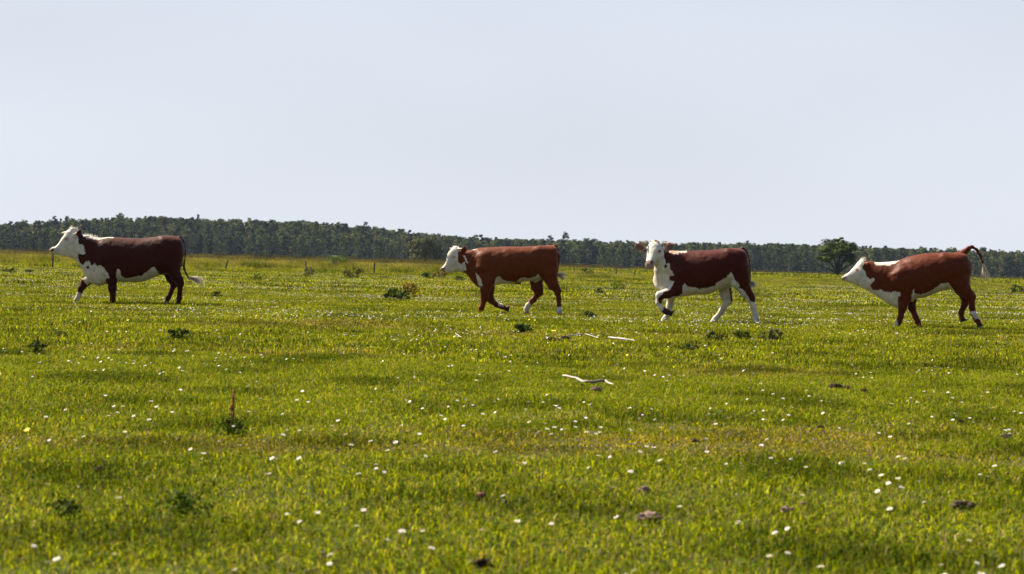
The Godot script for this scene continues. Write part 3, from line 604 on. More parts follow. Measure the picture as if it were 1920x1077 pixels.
			c.append(["W", PackedVector2Array([Vector2(-0.911, 1.184), Vector2(-0.406, 1.251), Vector2(-0.476, 1.167), Vector2(-0.583, 1.109), Vector2(-0.637, 1.071), Vector2(-0.728, 1.087), Vector2(-0.836, 1.076), Vector2(-0.882, 1.093)]), -9.000, 9.000])
			c.append(["W", PackedVector2Array([Vector2(-0.215, 0.696), Vector2(-0.200, 0.609), Vector2(-0.083, 0.599), Vector2(0.006, 0.629), Vector2(0.113, 0.687), Vector2(0.183, 0.725), Vector2(0.235, 0.791), Vector2(0.360, 0.812), Vector2(0.434, 0.732), Vector2(0.499, 0.660), Vector2(0.191, 0.451), Vector2(-0.258, 0.420), Vector2(-0.247, 0.531)]), -9.000, 9.000])
			c.append(["B", PackedVector2Array([Vector2(-0.478, 0.543), Vector2(-0.242, 0.622), Vector2(-0.234, 0.329), Vector2(-0.322, 0.107), Vector2(-0.382, -0.042), Vector2(-0.463, -0.045)]), 0.090, 9.000])
			c.append(["B", PackedVector2Array([Vector2(-0.334, 0.547), Vector2(-0.136, 0.552), Vector2(-0.030, -0.031), Vector2(-0.228, -0.037)]), -9.000, -0.090])
			c.append(["W", PackedVector2Array([Vector2(-0.594, 0.117), Vector2(-0.486, 0.135), Vector2(-0.457, 0.066), Vector2(-0.490, -0.045), Vector2(-0.589, -0.048)]), 0.050, 9.000])
			c.append(["W", PackedVector2Array([Vector2(0.731, 0.311), Vector2(0.859, 0.342), Vector2(0.948, 0.199), Vector2(0.841, 0.195)]), 0.050, 9.000])
			c.append(["P", PackedVector2Array([Vector2(-1.449, 0.885), Vector2(-1.405, 0.868), Vector2(-1.397, 0.822), Vector2(-1.407, 0.802), Vector2(-1.447, 0.793)]), -9.000, 9.000])
			c.append(["N", PackedVector2Array([Vector2(-1.416, 0.859), Vector2(-1.376, 0.869), Vector2(-1.379, 0.839), Vector2(-1.404, 0.828)]), -9.000, 9.000])
			c.append(["R", PackedVector2Array([Vector2(-1.219, 1.011), Vector2(-1.158, 1.018), Vector2(-1.156, 0.970), Vector2(-1.215, 0.965)]), 0.030, 9.000])
	return c

func cow_data() -> Array:
	var c := []
	c.append({"at": Vector3(-7.488, 0.000, -40.800), "yaw": 0.1815, "lo": Vector3(-1.436, -0.030, -0.460), "hi": Vector3(1.403, 1.500, 0.460), "hide": Color(0.036, 0.0056, 0.0022), "eyes": [], "eye_fixed": [], "hooves": [], "horns": [], "hair": []})
	c[0].eyes.append(Vector2(-1.036, 1.211))
	c[0].hooves.append([Vector3(1.092, 0.045, 0.170), Vector3(-1.00, -0.40, 0), 0.00])
	c[0].hooves.append([Vector3(0.881, 0.079, -0.170), Vector3(-1.00, -0.50, 0), 0.00])
	c[0].hooves.append([Vector3(-0.151, 0.010, 0.170), Vector3(-1.00, -0.60, 0), 0.00])
	c[0].hooves.append([Vector3(-0.837, 0.042, -0.170), Vector3(-1.00, -0.50, 0), 0.00])
	c[0].horns.append([Vector3(-0.848, 1.328, 0.100), Vector3(-0.916, 1.297, 0.170)])
	c[0].horns.append([Vector3(-1.050, 1.346, -0.100), Vector3(-1.140, 1.330, -0.170)])
	c[0].hair.append(["crest", [Vector3(-1.005, 1.409, -0.000), Vector3(-0.837, 1.405, 0.000)], 26, 0.10, true])
	c[0].hair.append(["crest", [Vector3(-0.729, 1.314, 0.000), Vector3(-0.446, 1.271, 0.000)], 30, 0.06, false])
	c[0].hair.append(["tail", [Vector3(1.283, 0.527, 0.000), Vector3(1.427, 0.521, 0.000), Vector3(1.554, 0.484, 0.000)], 60, 0.34, false])
	c.append({"at": Vector3(-0.090, -0.000, -40.800), "yaw": 0.0022, "lo": Vector3(-1.382, -0.030, -0.460), "hi": Vector3(1.130, 1.450, 0.460), "hide": Color(0.094, 0.0195, 0.0034), "eyes": [], "eye_fixed": [], "hooves": [], "horns": [], "hair": []})
	c[1].eyes.append(Vector2(-1.040, 1.045))
	c[1].hooves.append([Vector3(1.008, 0.020, 0.160), Vector3(-1.00, -0.20, 0), 0.00])
	c[1].hooves.append([Vector3(0.381, 0.028, -0.160), Vector3(-1.00, -0.40, 0), 0.00])
	c[1].hooves.append([Vector3(-0.509, 0.021, 0.160), Vector3(-1.00, -0.60, 0), 0.00])
	c[1].hooves.append([Vector3(-0.015, 0.085, -0.150), Vector3(0.80, -0.60, 0), 1.35])
	c[1].horns.append([Vector3(-0.964, 1.211, 0.100), Vector3(-0.879, 1.221, 0.170)])
	c[1].horns.append([Vector3(-1.031, 1.231, -0.100), Vector3(-1.057, 1.272, -0.150)])
	c[1].hair.append(["crest", [Vector3(-1.113, 1.212, 0.000), Vector3(-0.945, 1.255, 0.000)], 22, 0.05, true])
	c[1].hair.append(["tail", [Vector3(0.948, 0.755, 0.000), Vector3(1.010, 0.733, 0.000), Vector3(1.094, 0.774, 0.000)], 46, 0.22, false])
	c.append({"at": Vector3(3.391, 0.000, -37.000), "yaw": -0.0914, "lo": Vector3(-1.426, -0.030, -0.460), "hi": Vector3(0.982, 1.560, 0.660), "hide": Color(0.046, 0.0064, 0.0022), "eyes": [], "eye_fixed": [], "hooves": [], "horns": [], "hair": []})
	c[2].eye_fixed.append(Vector3(-1.079, 1.233, 0.197))
	c[2].eye_fixed.append(Vector3(-0.835, 1.229, 0.263))
	c[2].hooves.append([Vector3(0.862, 0.029, 0.160), Vector3(-1.00, -0.20, 0), 0.00])
	c[2].hooves.append([Vector3(0.092, -0.017, -0.150), Vector3(-1.00, -0.60, 0), 0.00])
	c[2].hooves.append([Vector3(-0.646, 0.169, 0.210), Vector3(0.90, -0.50, 0), 1.10])
	c[2].hooves.append([Vector3(-0.774, -0.006, -0.150), Vector3(-1.00, -0.50, 0), 0.00])
	c[2].horns.append([Vector3(-0.803, 1.369, 0.140), Vector3(-0.652, 1.390, 0.100)])
	c[2].horns.append([Vector3(-1.071, 1.366, 0.170), Vector3(-1.208, 1.397, 0.200)])
	c[2].hair.append(["crest", [Vector3(-1.034, 1.393, 0.160), Vector3(-0.846, 1.392, 0.160)], 26, 0.05, true])
	c[2].hair.append(["tail", [Vector3(0.728, 0.742, -0.000), Vector3(0.769, 0.666, -0.000), Vector3(0.812, 0.658, 0.000)], 46, 0.16, false])
	c.append({"at": Vector3(7.186, 0.000, -37.000), "yaw": -0.1918, "lo": Vector3(-1.548, -0.030, -0.460), "hi": Vector3(1.079, 1.520, 0.460), "hide": Color(0.080, 0.0140, 0.0028), "eyes": [], "eye_fixed": [], "hooves": [], "horns": [], "hair": []})
	c[3].eyes.append(Vector2(-1.188, 0.993))
	c[3].hooves.append([Vector3(0.911, 0.119, 0.160), Vector3(-0.50, -0.90, 0), 0.60])
	c[3].hooves.append([Vector3(0.620, 0.195, -0.150), Vector3(0.20, -1.00, 0), 0.35])
	c[3].hooves.append([Vector3(-0.489, 0.023, 0.170), Vector3(-1.00, -0.60, 0), 0.00])
	c[3].hooves.append([Vector3(-0.096, 0.045, -0.160), Vector3(-0.30, -1.00, 0), 0.00])
	c[3].hair.append(["crest", [Vector3(-1.138, 1.179, 0.000), Vector3(-1.047, 1.181, 0.000)], 24, 0.06, true])
	c[3].hair.append(["tail", [Vector3(0.955, 1.137, 0.000), Vector3(0.972, 0.983, -0.000), Vector3(1.011, 0.856, 0.000)], 60, 0.30, false])
	return c


func coat_colour(which: String, hide: Color, p: Vector3, na: FastNoiseLite) -> Color:
	var g := 1.0 + 0.32 * na.get_noise_3d(p.x * 40.0, p.y * 14.0, p.z * 30.0) + 0.28 * na.get_noise_3d(p.x * 7.0 + 9.0, p.y * 7.0, p.z * 7.0)
	match which:
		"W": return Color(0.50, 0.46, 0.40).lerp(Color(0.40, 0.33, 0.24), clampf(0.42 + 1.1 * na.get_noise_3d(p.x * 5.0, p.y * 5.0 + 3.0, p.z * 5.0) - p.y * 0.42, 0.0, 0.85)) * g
		"K": return Color(0.03, 0.022, 0.018) * g
		"P": return Color(0.25, 0.15, 0.115) * g
		"N": return Color(0.035, 0.018, 0.015)
		"R": return Color(0.42, 0.24, 0.20) * g
		"O": return Color(0.40, 0.22, 0.145) * g
		"E": return Color(0.15, 0.085, 0.062) * g
	return hide * g

func work(n: int, out: Array) -> void:
	var f := Flesh.new(out[n].lo, out[n].hi, 0.0115)
	shape(n, f)
	var na := FastNoiseLite.new()
	na.seed = 40 + n
	na.frequency = 1.0
	var r := f.skinned(na)
	var coat := coat_map(n)
	var polys := []
	for c in coat:
		var b := Rect2(c[1][0], Vector2.ZERO)
		for p in c[1]:
			b = b.expand(p)
		polys.append(b.grow(0.01))
	var cols := PackedColorArray()
	for p in r[0]:
		var w := Vector2(p.x + 0.013 * na.get_noise_3d(p.x * 9.0, p.y * 9.0, p.z * 9.0) + 0.011 * na.get_noise_3d(p.x * 34.0, p.y * 34.0 + 5.0, p.z * 34.0), p.y + 0.02 * na.get_noise_3d(p.x * 9.0, p.y * 9.0 + 31.0, p.z * 9.0) + 0.016 * na.get_noise_3d(p.x * 38.0, p.y * 18.0 + 11.0, p.z * 30.0))
		var which := "B"
		for i in range(coat.size() - 1, -1, -1):
			var c = coat[i]
			if p.z >= c[2] and p.z <= c[3] and polys[i].has_point(w) and Geometry2D.is_point_in_polygon(w, c[1]):
				which = c[0]
				break
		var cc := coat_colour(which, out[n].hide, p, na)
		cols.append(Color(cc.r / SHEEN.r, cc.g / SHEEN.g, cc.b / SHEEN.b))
	var e := []
	for q in out[n].eyes:
		e.append(Vector3(q.x, q.y, f.skin(q.x, q.y, 1.0)))
		e.append(Vector3(q.x, q.y, f.skin(q.x, q.y, -1.0)))
	out[n].eye_at = e
	var a := []
	a.resize(Mesh.ARRAY_MAX)
	a[Mesh.ARRAY_VERTEX] = r[0]
	a[Mesh.ARRAY_NORMAL] = r[1]
	a[Mesh.ARRAY_COLOR] = cols
	a[Mesh.ARRAY_INDEX] = r[2]
	out[n].mesh = a

func hoof_mesh(dir: Vector3) -> ArrayMesh:
	# two toes of one cloven foot, each a tapered wedge from the pastern to the toe
	var s := Sheaf.new()
	var fwd := Vector3(dir.x, 0, 0).normalized()
	if absf(dir.y) > absf(dir.x) * 1.5:
		fwd = Vector3(signf(dir.x) if dir.x != 0.0 else -1.0, 0, 0)
	var col := Color(0.035, 0.027, 0.022)
	for t in [-1.0, 1.0]:
		var pts := []
		for ring in [[0.012, 0.034, 0.02], [-0.03, 0.043, 0.024], [-0.062, 0.05, 0.026]]:
			for j in 8:
				var w := TAU * j / 8.0
				var q := Vector3(cos(w) * ring[1], ring[0], sin(w) * ring[2] + t * 0.023)
				if cos(w) * fwd.x > 0.0:
					q.x += fwd.x * (0.012 - ring[0]) * 0.55
				pts.append(q)
		for r in 2:
			for j in 8:
				var a: Vector3 = pts[r * 8 + j]
				var b: Vector3 = pts[r * 8 + (j + 1) % 8]
				var c: Vector3 = pts[r * 8 + 8 + (j + 1) % 8]
				var d: Vector3 = pts[r * 8 + 8 + j]
				s.quad(a, b, c, d, col)
		for j in range(1, 7):
			s.tri(pts[16], pts[16 + j], pts[17 + j], col, Vector3.DOWN)
	return s.mesh()

func strands(pts: Array, count: int, length: float, kind: String, droop: float, spread: float) -> ArrayMesh:
	# locks of hair: thin ribbons that start along pts and stream away from it
	var s := Sheaf.new()
	for i in count:
		var t := rng.randf()
		var a: Vector3
		var dir: Vector3
		if kind == "crest":
			a = pts[0].lerp(pts[1], t) + Vector3(rnd(-0.01, 0.01), rnd(-0.015, 0.01), rnd(-0.05, 0.05))
			dir = Vector3(rnd(-0.7, 0.7), rnd(0.5, 1.0), rnd(-0.6, 0.6))
		else:
			a = pts[0] + Vector3(rnd(-0.012, 0.012), rnd(-0.012, 0.012), rnd(-0.012, 0.012))
			dir = (pts[1] - pts[0]).normalized() * (1.0 - t) + (pts[2] - pts[1]).normalized() * t + Vector3(rnd(-spread, spread), rnd(-spread, spread), rnd(-spread, spread))
		dir = dir.normalized()
		var l := length * rnd(0.45, 1.05)
		var w := rnd(0.004, 0.008)
		var side := dir.cross(Vector3(rnd(-1, 1), rnd(-1, 1), rnd(-1, 1))).normalized() * w
		var b := a + dir * l * 0.5
		var c := b + (dir + Vector3(rnd(-0.3, 0.3), -droop + rnd(-0.2, 0.2), rnd(-0.3, 0.3))) * l * 0.5
		var col := Color(0.64, 0.59, 0.5) * rnd(0.8, 1.05)
		if kind == "tail" and rng.randf() < 0.25:
			col = Color(0.42, 0.25, 0.13) * rnd(0.7, 1.1)
		s.quad(a - side, a + side, b + side * 0.8, b - side * 0.8, col)
		s.tri(b - side * 0.8, b + side * 0.8, c, col)
	return s.mesh()

func build_cow(n: int, d: Dictionary, label: String) -> void:
	var o := thing("cow", label, "cow", d.at, 0.0, "red and white cattle walking across the pasture")
	o.rotation.y = d.yaw
	var m := ArrayMesh.new()
	m.add_surface_from_arrays(Mesh.PRIMITIVE_TRIANGLES, d.mesh)
	part("body", m, mat.hide, o)
	for i in d.hooves.size():
		var hm := part("hoof", hoof_mesh(d.hooves[i][1]), mat.horn_dark, o)
		hm.position = d.hooves[i][0]
		if d.hooves[i][2] != 0.0:
			hm.rotation.z = d.hooves[i][2]
	var ball := SphereMesh.new()
	ball.radius = 0.021
	ball.height = 0.042
	ball.radial_segments = 16
	ball.rings = 8
	for p in d.eye_at + d.eye_fixed:
		var e := part("eye", ball, mat.eye, o)
		e.position = p - Vector3(0, 0, signf(p.z) * 0.008)
	for q in d.horns:
		var s := Sheaf.new()
		var a: Vector3 = q[0]
		var b: Vector3 = q[1]
		var bend := Vector3(0, 0.012, 0)
		s.tube([a, a.lerp(b, 0.35) - bend * 0.4, a.lerp(b, 0.7) - bend * 0.2, b], [0.021, 0.018, 0.013, 0.004], 10, [Color(0.55, 0.42, 0.32), Color(0.6, 0.48, 0.38), Color(0.6, 0.5, 0.42), Color(0.5, 0.4, 0.32)])
		part("horn", s.mesh(), mat.horn, o)
	for k in d.hair:
		if k[0] == "tail":
			tag(part("tail_switch", strands(k[1], k[2] * 2, k[3], "tail", 0.25, 0.3), mat.hair, o), "", "", "", "stuff")
		else:
			tag(part("forelock" if k[4] else "mane", strands(k[1], k[2], k[3], "crest", 0.3, 0.0), mat.hair, o), "", "", "", "stuff")


# ---------------------------------------------------------------- the meadow
func blade_colour(dry: float) -> Color:
	var t := rng.randf()
	if t < dry * 0.6:
		return Color(0.38, 0.30, 0.13) * rnd(0.4, 1.3)
	if t < dry:
		return Color(0.23, 0.15, 0.10) * rnd(0.6, 1.2)
	var u := rng.randf()
	var g := Color(0.028, 0.054, 0.002).lerp(Color(0.45, 0.455, 0.0055), pow(u, 2.2))
	return g * rnd(0.45, 1.5)

func grass_patch(radius: float, count: int, width: float, h0: float, h1: float, dry: float, stalks: int, low_leaves := 0) -> ArrayMesh:
	var s := Sheaf.new()
	clover(s, radius, low_leaves)
	for i in count + stalks:
		var stalk := i >= count
		var r := radius * pow(rng.randf(), 0.62)
		var a := rng.randf() * TAU
		var p := Vector3(cos(a) * r, -0.01, sin(a) * r)
		var w := rng.randf() * TAU
		var out := Vector3(cos(w), 0, sin(w))
		var side := Vector3(-out.z, 0, out.x) * width * rnd(0.6, 1.25) * 0.5
		var tall := rnd(h0, h1)
		var lean := rnd(0.1, 1.3)
		var col := blade_colour(dry)
		if stalk:
			tall *= 1.9
			lean = rnd(0.0, 0.35)
			side *= 0.45
			col = Color(0.30, 0.22, 0.12) * rnd(0.7, 1.2)
		var b := p + Vector3(0, tall * 0.6, 0) + out * tall * lean * 0.3
		var c := p + Vector3(0, tall * (1.0 - lean * 0.25), 0) + out * tall * lean
		c += Vector3(-out.z, 0, out.x) * tall * rnd(-0.55, 0.55)
		var k := s.v.size()
		var m := (b - p).cross(side).normalized()
		var m2 := (c - b).cross(side).normalized()
		var mm := (m + m2).normalized()
		s.v.append_array([p - side, p + side, b + side * 0.9, b - side * 0.9, c])
		s.n.append_array([m, m, mm, mm, m2])
		s.c.append_array([col, col, col, col, col])
		s.i.append_array([k, k + 1, k + 2, k, k + 2, k + 3, k + 3, k + 2, k + 4])
	return s.mesh()

func clover(s: Sheaf, radius: float, count: int) -> void:
	# small three-part leaves of clover and daisies low in the sward
	for i in count:
		var r := radius * pow(rng.randf(), 0.62)
		var a := rng.randf() * TAU
		var p := Vector3(cos(a) * r, rnd(0.008, 0.03), sin(a) * r)
		var col := Color(0.04, 0.085, 0.006).lerp(Color(0.16, 0.21, 0.012), rng.randf()) * rnd(0.7, 1.2)
		for k in 3:
			var w := a * 7.0 + TAU * k / 3.0
			var o := Vector3(cos(w), rnd(-0.25, 0.45), sin(w)) * 0.013
			var t := Vector3(-sin(w), rnd(-0.3, 0.3), cos(w)) * 0.0055
			s.quad(p, p + o * 0.6 + t, p + o, p + o * 0.6 - t, col)

func sow(parent: Node3D, meshes: Array, d0: float, d1: float, step: float, grow: float, margin: float, called: String, thin: Variant = null) -> void:
	var bufs := []
	for m in meshes:
		bufs.append(PackedFloat32Array())
	var z := d0
	while z < d1:
		var half := z * 0.247 + margin
		var x := -half
		while x < half:
			var px := x + rnd(-0.5, 0.5) * step
			var pz := -(z + rnd(-0.5, 0.5) * step)
			x += step
			var size := grow
			if thin != null:
				size *= thin.call(px, pz)
				if size < 0.12:
					continue
			var hum := noise_b.get_noise_2d(px * 2.2, pz * 2.2)
			var patch := noise_c.get_noise_2d(px, pz)
			var lush := soft(0.16, 0.42, noise_a.get_noise_2d(px * 6.5 + 50.0, pz * 6.5) + 0.45 * hum)
			var bare := soft(0.18, 0.45, patch - 0.3 * hum)
			var tall := size * clampf(0.9 + 0.55 * hum + 0.5 * lush - 0.35 * bare, 0.35, 1.9)
			var turn := rng.randf() * TAU
			var b := Basis(Vector3.UP, turn)
			b = Basis(Vector3(rnd(-1, 1), 0, rnd(-1, 1)).normalized(), rnd(0.0, 0.06)) * b
			var s := rnd(0.9, 1.12)
			b = b * Basis.from_scale(Vector3(s, tall, s))
			var y := land(px, pz)
			# greener in lush hollows, tawny on the drier crowns
			var lum := (1.0 + rnd(-0.14, 0.14)) * (1.0 - 0.5 * lush) * (1.0 + 0.16 * noise_c.get_noise_2d(px * 4.0, pz * 4.0 + 40.0))
			var tr := lum * (1.0 + 0.12 * bare - 0.12 * lush)
			var tg := lum * (1.0 - 0.10 * bare)
			var tb := lum * (1.0 + 1.0 * bare)
			var buf: PackedFloat32Array = bufs[rng.randi() % meshes.size()]
			buf.append_array(PackedFloat32Array([b.x.x, b.y.x, b.z.x, px, b.x.y, b.y.y, b.z.y, y, b.x.z, b.y.z, b.z.z, pz, tr, tg, tb, 1.0]))
		z += step
	for i in meshes.size():
		var mm := MultiMesh.new()
		mm.transform_format = MultiMesh.TRANSFORM_3D
		mm.use_colors = true
		mm.mesh = meshes[i]
		mm.instance_count = bufs[i].size() / 16
		mm.buffer = bufs[i]
		var o := MultiMeshInstance3D.new()
		o.multimesh = mm
		o.material_override = mat.grass
		o.name = called
		tag(o, "", "", "", "stuff")
		parent.add_child(o, true)

func daisy_parts(full: bool) -> Array:
	var petals := Sheaf.new()
	var white := Color(0.58, 0.56, 0.55)
	var count := 15 if full else 7
	for k in count:
		var a := TAU * k / count + rnd(-0.08, 0.08)
		var o := Vector3(cos(a), 0, sin(a))
		var t := Vector3(-o.z, 0, o.x)
		var l := 0.0125 * rnd(0.9, 1.08)
		var w := 0.0026 if full else 0.0055
		var lift := rnd(0.0005, 0.003)
		var c := white * rnd(0.93, 1.03)
		petals.quad(o * 0.003 - t * w * 0.5, o * 0.003 + t * w * 0.5, o * l * 0.7 + t * w + Vector3(0, lift, 0), o * l * 0.7 - t * w + Vector3(0, lift, 0), c)
		petals.quad(o * l * 0.7 - t * w + Vector3(0, lift, 0), o * l * 0.7 + t * w + Vector3(0, lift, 0), o * l + t * w * 0.5 + Vector3(0, lift * 0.8, 0), o * l - t * w * 0.5 + Vector3(0, lift * 0.8, 0), c)
	var disc := Sheaf.new()
	var y := Color(0.62, 0.40, 0.03)
	for k in 10:
		var a := TAU * k / 10.0
		var b := TAU * (k + 1) / 10.0
		disc.quad(Vector3(cos(a) * 0.0042, 0.001, sin(a) * 0.0042), Vector3(cos(a) * 0.003, 0.0032, sin(a) * 0.003), Vector3(cos(b) * 0.003, 0.0032, sin(b) * 0.003), Vector3(cos(b) * 0.0042, 0.001, sin(b) * 0.0042), y)
		disc.tri(Vector3(0, 0.0038, 0), Vector3(cos(b) * 0.003, 0.0032, sin(b) * 0.003), Vector3(cos(a) * 0.003, 0.0032, sin(a) * 0.003), y)
	var stem := Sheaf.new()
	stem.tube([Vector3(0.006, -0.075, 0.003), Vector3(0.003, -0.035, 0), Vector3(0, 0.0005, 0)], [0.0012, 0.0011, 0.0011], 5, [Color(0.1, 0.13, 0.03)])
	return [petals.mesh(), disc.mesh(), stem.mesh()]

func bloom(at: Vector3, tilt: Vector2, size: float) -> Transform3D:
	var b := Basis(Vector3(1, 0, 0), tilt.y) * Basis(Vector3(0, 0, 1), tilt.x) * Basis(Vector3.UP, rng.randf() * TAU)
	return Transform3D(b.scaled(Vector3.ONE * size), at)


# ---------------------------------------------------------------- plants, dung and sticks
func leaf(s: Sheaf, base: Vector3, dir: Vector3, l: float, w: float, col: Color) -> void:
	var side := dir.cross(Vector3.UP)
	if side.length() < 0.1:
		side = Vector3(1, 0, 0)
	side = side.normalized() * w * 0.5
	var fall := Vector3(0, -l * 0.22, 0)
	var a := base + dir * l * 0.3
	var b := base + dir * l * 0.65 + fall * 0.3
	var c := base + dir * l + fall
	s.tri(base, a + side, a - side, col)
	s.quad(a - side, a + side, b + side * 0.85, b - side * 0.85, col)
	s.tri(b - side * 0.85, b + side * 0.85, c, col)

func rosette(n: int, l: float, w: float, up0: float, up1: float, col: Color) -> ArrayMesh:
	var s := Sheaf.new()
	for k in n:
		var a := rng.randf() * TAU
		var e := rnd(up0, up1)
		var dir := Vector3(cos(a) * cos(e), sin(e), sin(a) * cos(e))
		leaf(s, Vector3(rnd(-0.15, 0.15), 0, rnd(-0.1, 0.1)) * l, dir, l * rnd(0.6, 1.1), w * rnd(0.7, 1.2), col * rnd(0.6, 1.35))
	return s.mesh()

func stalk(h: float, lean: Vector3, col: Color, tip: Color) -> ArrayMesh:
	var s := Sheaf.new()
	var top := Vector3(0, h, 0) + lean
	s.tube([Vector3(0, -0.02, 0), top * 0.5 + Vector3(0.01, 0, 0), top], [0.0045, 0.004, 0.0015], 6, [col])
	for k in int(h * 340.0):
		var t := rnd(0.35, 1.0)
		var p := top * t
		leaf(s, p, Vector3(rnd(-1, 1), rnd(0.1, 0.9), rnd(-1, 1)).normalized(), 0.022, 0.012, col.lerp(tip, t) * rnd(0.7, 1.2))
	return s.mesh()

func lump(rx: float, ry: float, rz: float, rough: float, col: Color, sd: int) -> ArrayMesh:
	# a clod with crumbly surface, its underside in the turf
	var s := SurfaceTool.new()
	s.begin(Mesh.PRIMITIVE_TRIANGLES)
	var nz := FastNoiseLite.new()
	nz.seed = sd
	nz.frequency = 1.0
	var rows := 14
	var cols := 26
	for r in rows + 1:
		for k in cols + 1:
			var e := PI * 0.5 - (PI * 0.5 + 0.35) * r / rows
			var a := TAU * (k % cols) / cols
			var q := Vector3(cos(a) * cos(e), sin(e), sin(a) * cos(e))
			var g := 1.0 + rough * (nz.get_noise_3dv(q * 1.6 + Vector3(7, 0, 0)) * 1.3 + nz.get_noise_3dv(q * 4.5) * 0.9 + nz.get_noise_3dv(q * 11.0) * 0.4)
			s.set_color(col * (1.0 + 0.6 * nz.get_noise_3dv(q * 6.0)))
			s.add_vertex(Vector3(q.x * rx, q.y * ry, q.z * rz) * g)
	for r in rows:
		for k in cols:
			var i := r * (cols + 1) + k
			for t in [i, i + cols + 2, i + cols + 1, i, i + 1, i + cols + 2]:
				s.add_index(t)
	s.generate_normals()
	return s.commit()

func driftwood(pts: Array, radii: Array, dark: Array) -> ArrayMesh:
	var s := Sheaf.new()
	var p2 := []
	var r2 := []
	var c2 := []
	for k in pts.size() - 1:
		for j in 2:
			var t := j / 2.0
			var p: Vector3 = pts[k].lerp(pts[k + 1], t)
			p2.append(p + Vector3(rnd(-1, 1), rnd(-1, 1), rnd(-1, 1)) * 0.005)
			r2.append(lerpf(radii[k], radii[k + 1], t) * rnd(0.38, 0.62))
			var dk := lerpf(dark[k], dark[k + 1], t) + rnd(-0.25, 0.25)
			c2.append(Color(0.33, 0.30, 0.26).lerp(Color(0.06, 0.045, 0.035), clampf(dk, 0.0, 1.0)))
	p2.append(pts[-1])
	r2.append(0.003)
	c2.append(Color(0.5, 0.46, 0.4))
	s.tube(p2, r2, 9, c2)
	return s.mesh()


# ---------------------------------------------------------------- trees
func crown_mesh(h: float, low: float, wide: float, shape_pow: float, clumps: int, per: int, leaf_size: float, col: Color, vary: float) -> ArrayMesh:
	var s := Sheaf.new()
	for k in clumps:
		var t := pow(rng.randf(), 0.9)
		var y := lerpf(low, h, t)
		# widest a little below the middle, uneven all round
		var prof := wide * pow(sin(PI * clampf(0.16 + 0.78 * t, 0.0, 1.0)), shape_pow)
		var a := rng.randf() * TAU
		var r := prof * sqrt(rnd(0.15, 1.0)) * rnd(0.8, 1.12)
		var ctr := Vector3(cos(a) * r, y, sin(a) * r)
		var size := wide * rnd(0.2, 0.4)
		var tone := col * rnd(1.0 - vary, 1.0 + vary)
		for j in per:
			var q := Vector3(rnd(-1, 1), rnd(-1, 1), rnd(-1, 1))
			if q.length() > 1.0:
				q = q.normalized() * rng.randf()
			var p := ctr + q * Vector3(1.0, 0.75, 1.0) * size
			var nrm := (q.normalized() * 1.1 + Vector3(rnd(-0.5, 0.5), rnd(0.0, 0.8), rnd(-0.5, 0.5))).normalized()
			var u := nrm.cross(Vector3(rnd(-1, 1), rnd(-1, 1), rnd(-1, 1))).normalized()
			var w := nrm.cross(u)
			var l := leaf_size * rnd(0.6, 1.3)
			s.quad(p - u * l * 0.5, p + w * l * 0.32, p + u * l * 0.5, p - w * l * 0.32, tone * rnd(0.85, 1.15))
	return s.mesh()

func trunk_mesh(h: float, r: float, limbs: int, wide: float, col: Color, low: float) -> ArrayMesh:
	var s := Sheaf.new()
	var bend := Vector3(rnd(-0.25, 0.25), 0, rnd(-0.25, 0.25))
	s.tube([Vector3(0, -0.4, 0), Vector3(0, h * 0.3, 0) + bend * 0.5, Vector3(0, h * 0.65, 0) + bend, Vector3(0, h * 0.95, 0)], [r * 1.25, r * 0.9, r * 0.5, r * 0.1], 8, [col])
	for k in limbs:
		var t := lerpf(low, 0.85, rng.randf())
		var a := rng.randf() * TAU
		var b := Vector3(0, h * t, 0) + bend * minf(t * 1.6, 1.0)
		var out := Vector3(cos(a), rnd(0.5, 1.1), sin(a)).normalized() * wide * rnd(0.6, 0.95)
		s.tube([b, b + out * 0.5 + Vector3(0, 0.1, 0), b + out], [r * 0.4, r * 0.25, r * 0.06], 5, [col * 0.8])
	return s.mesh()


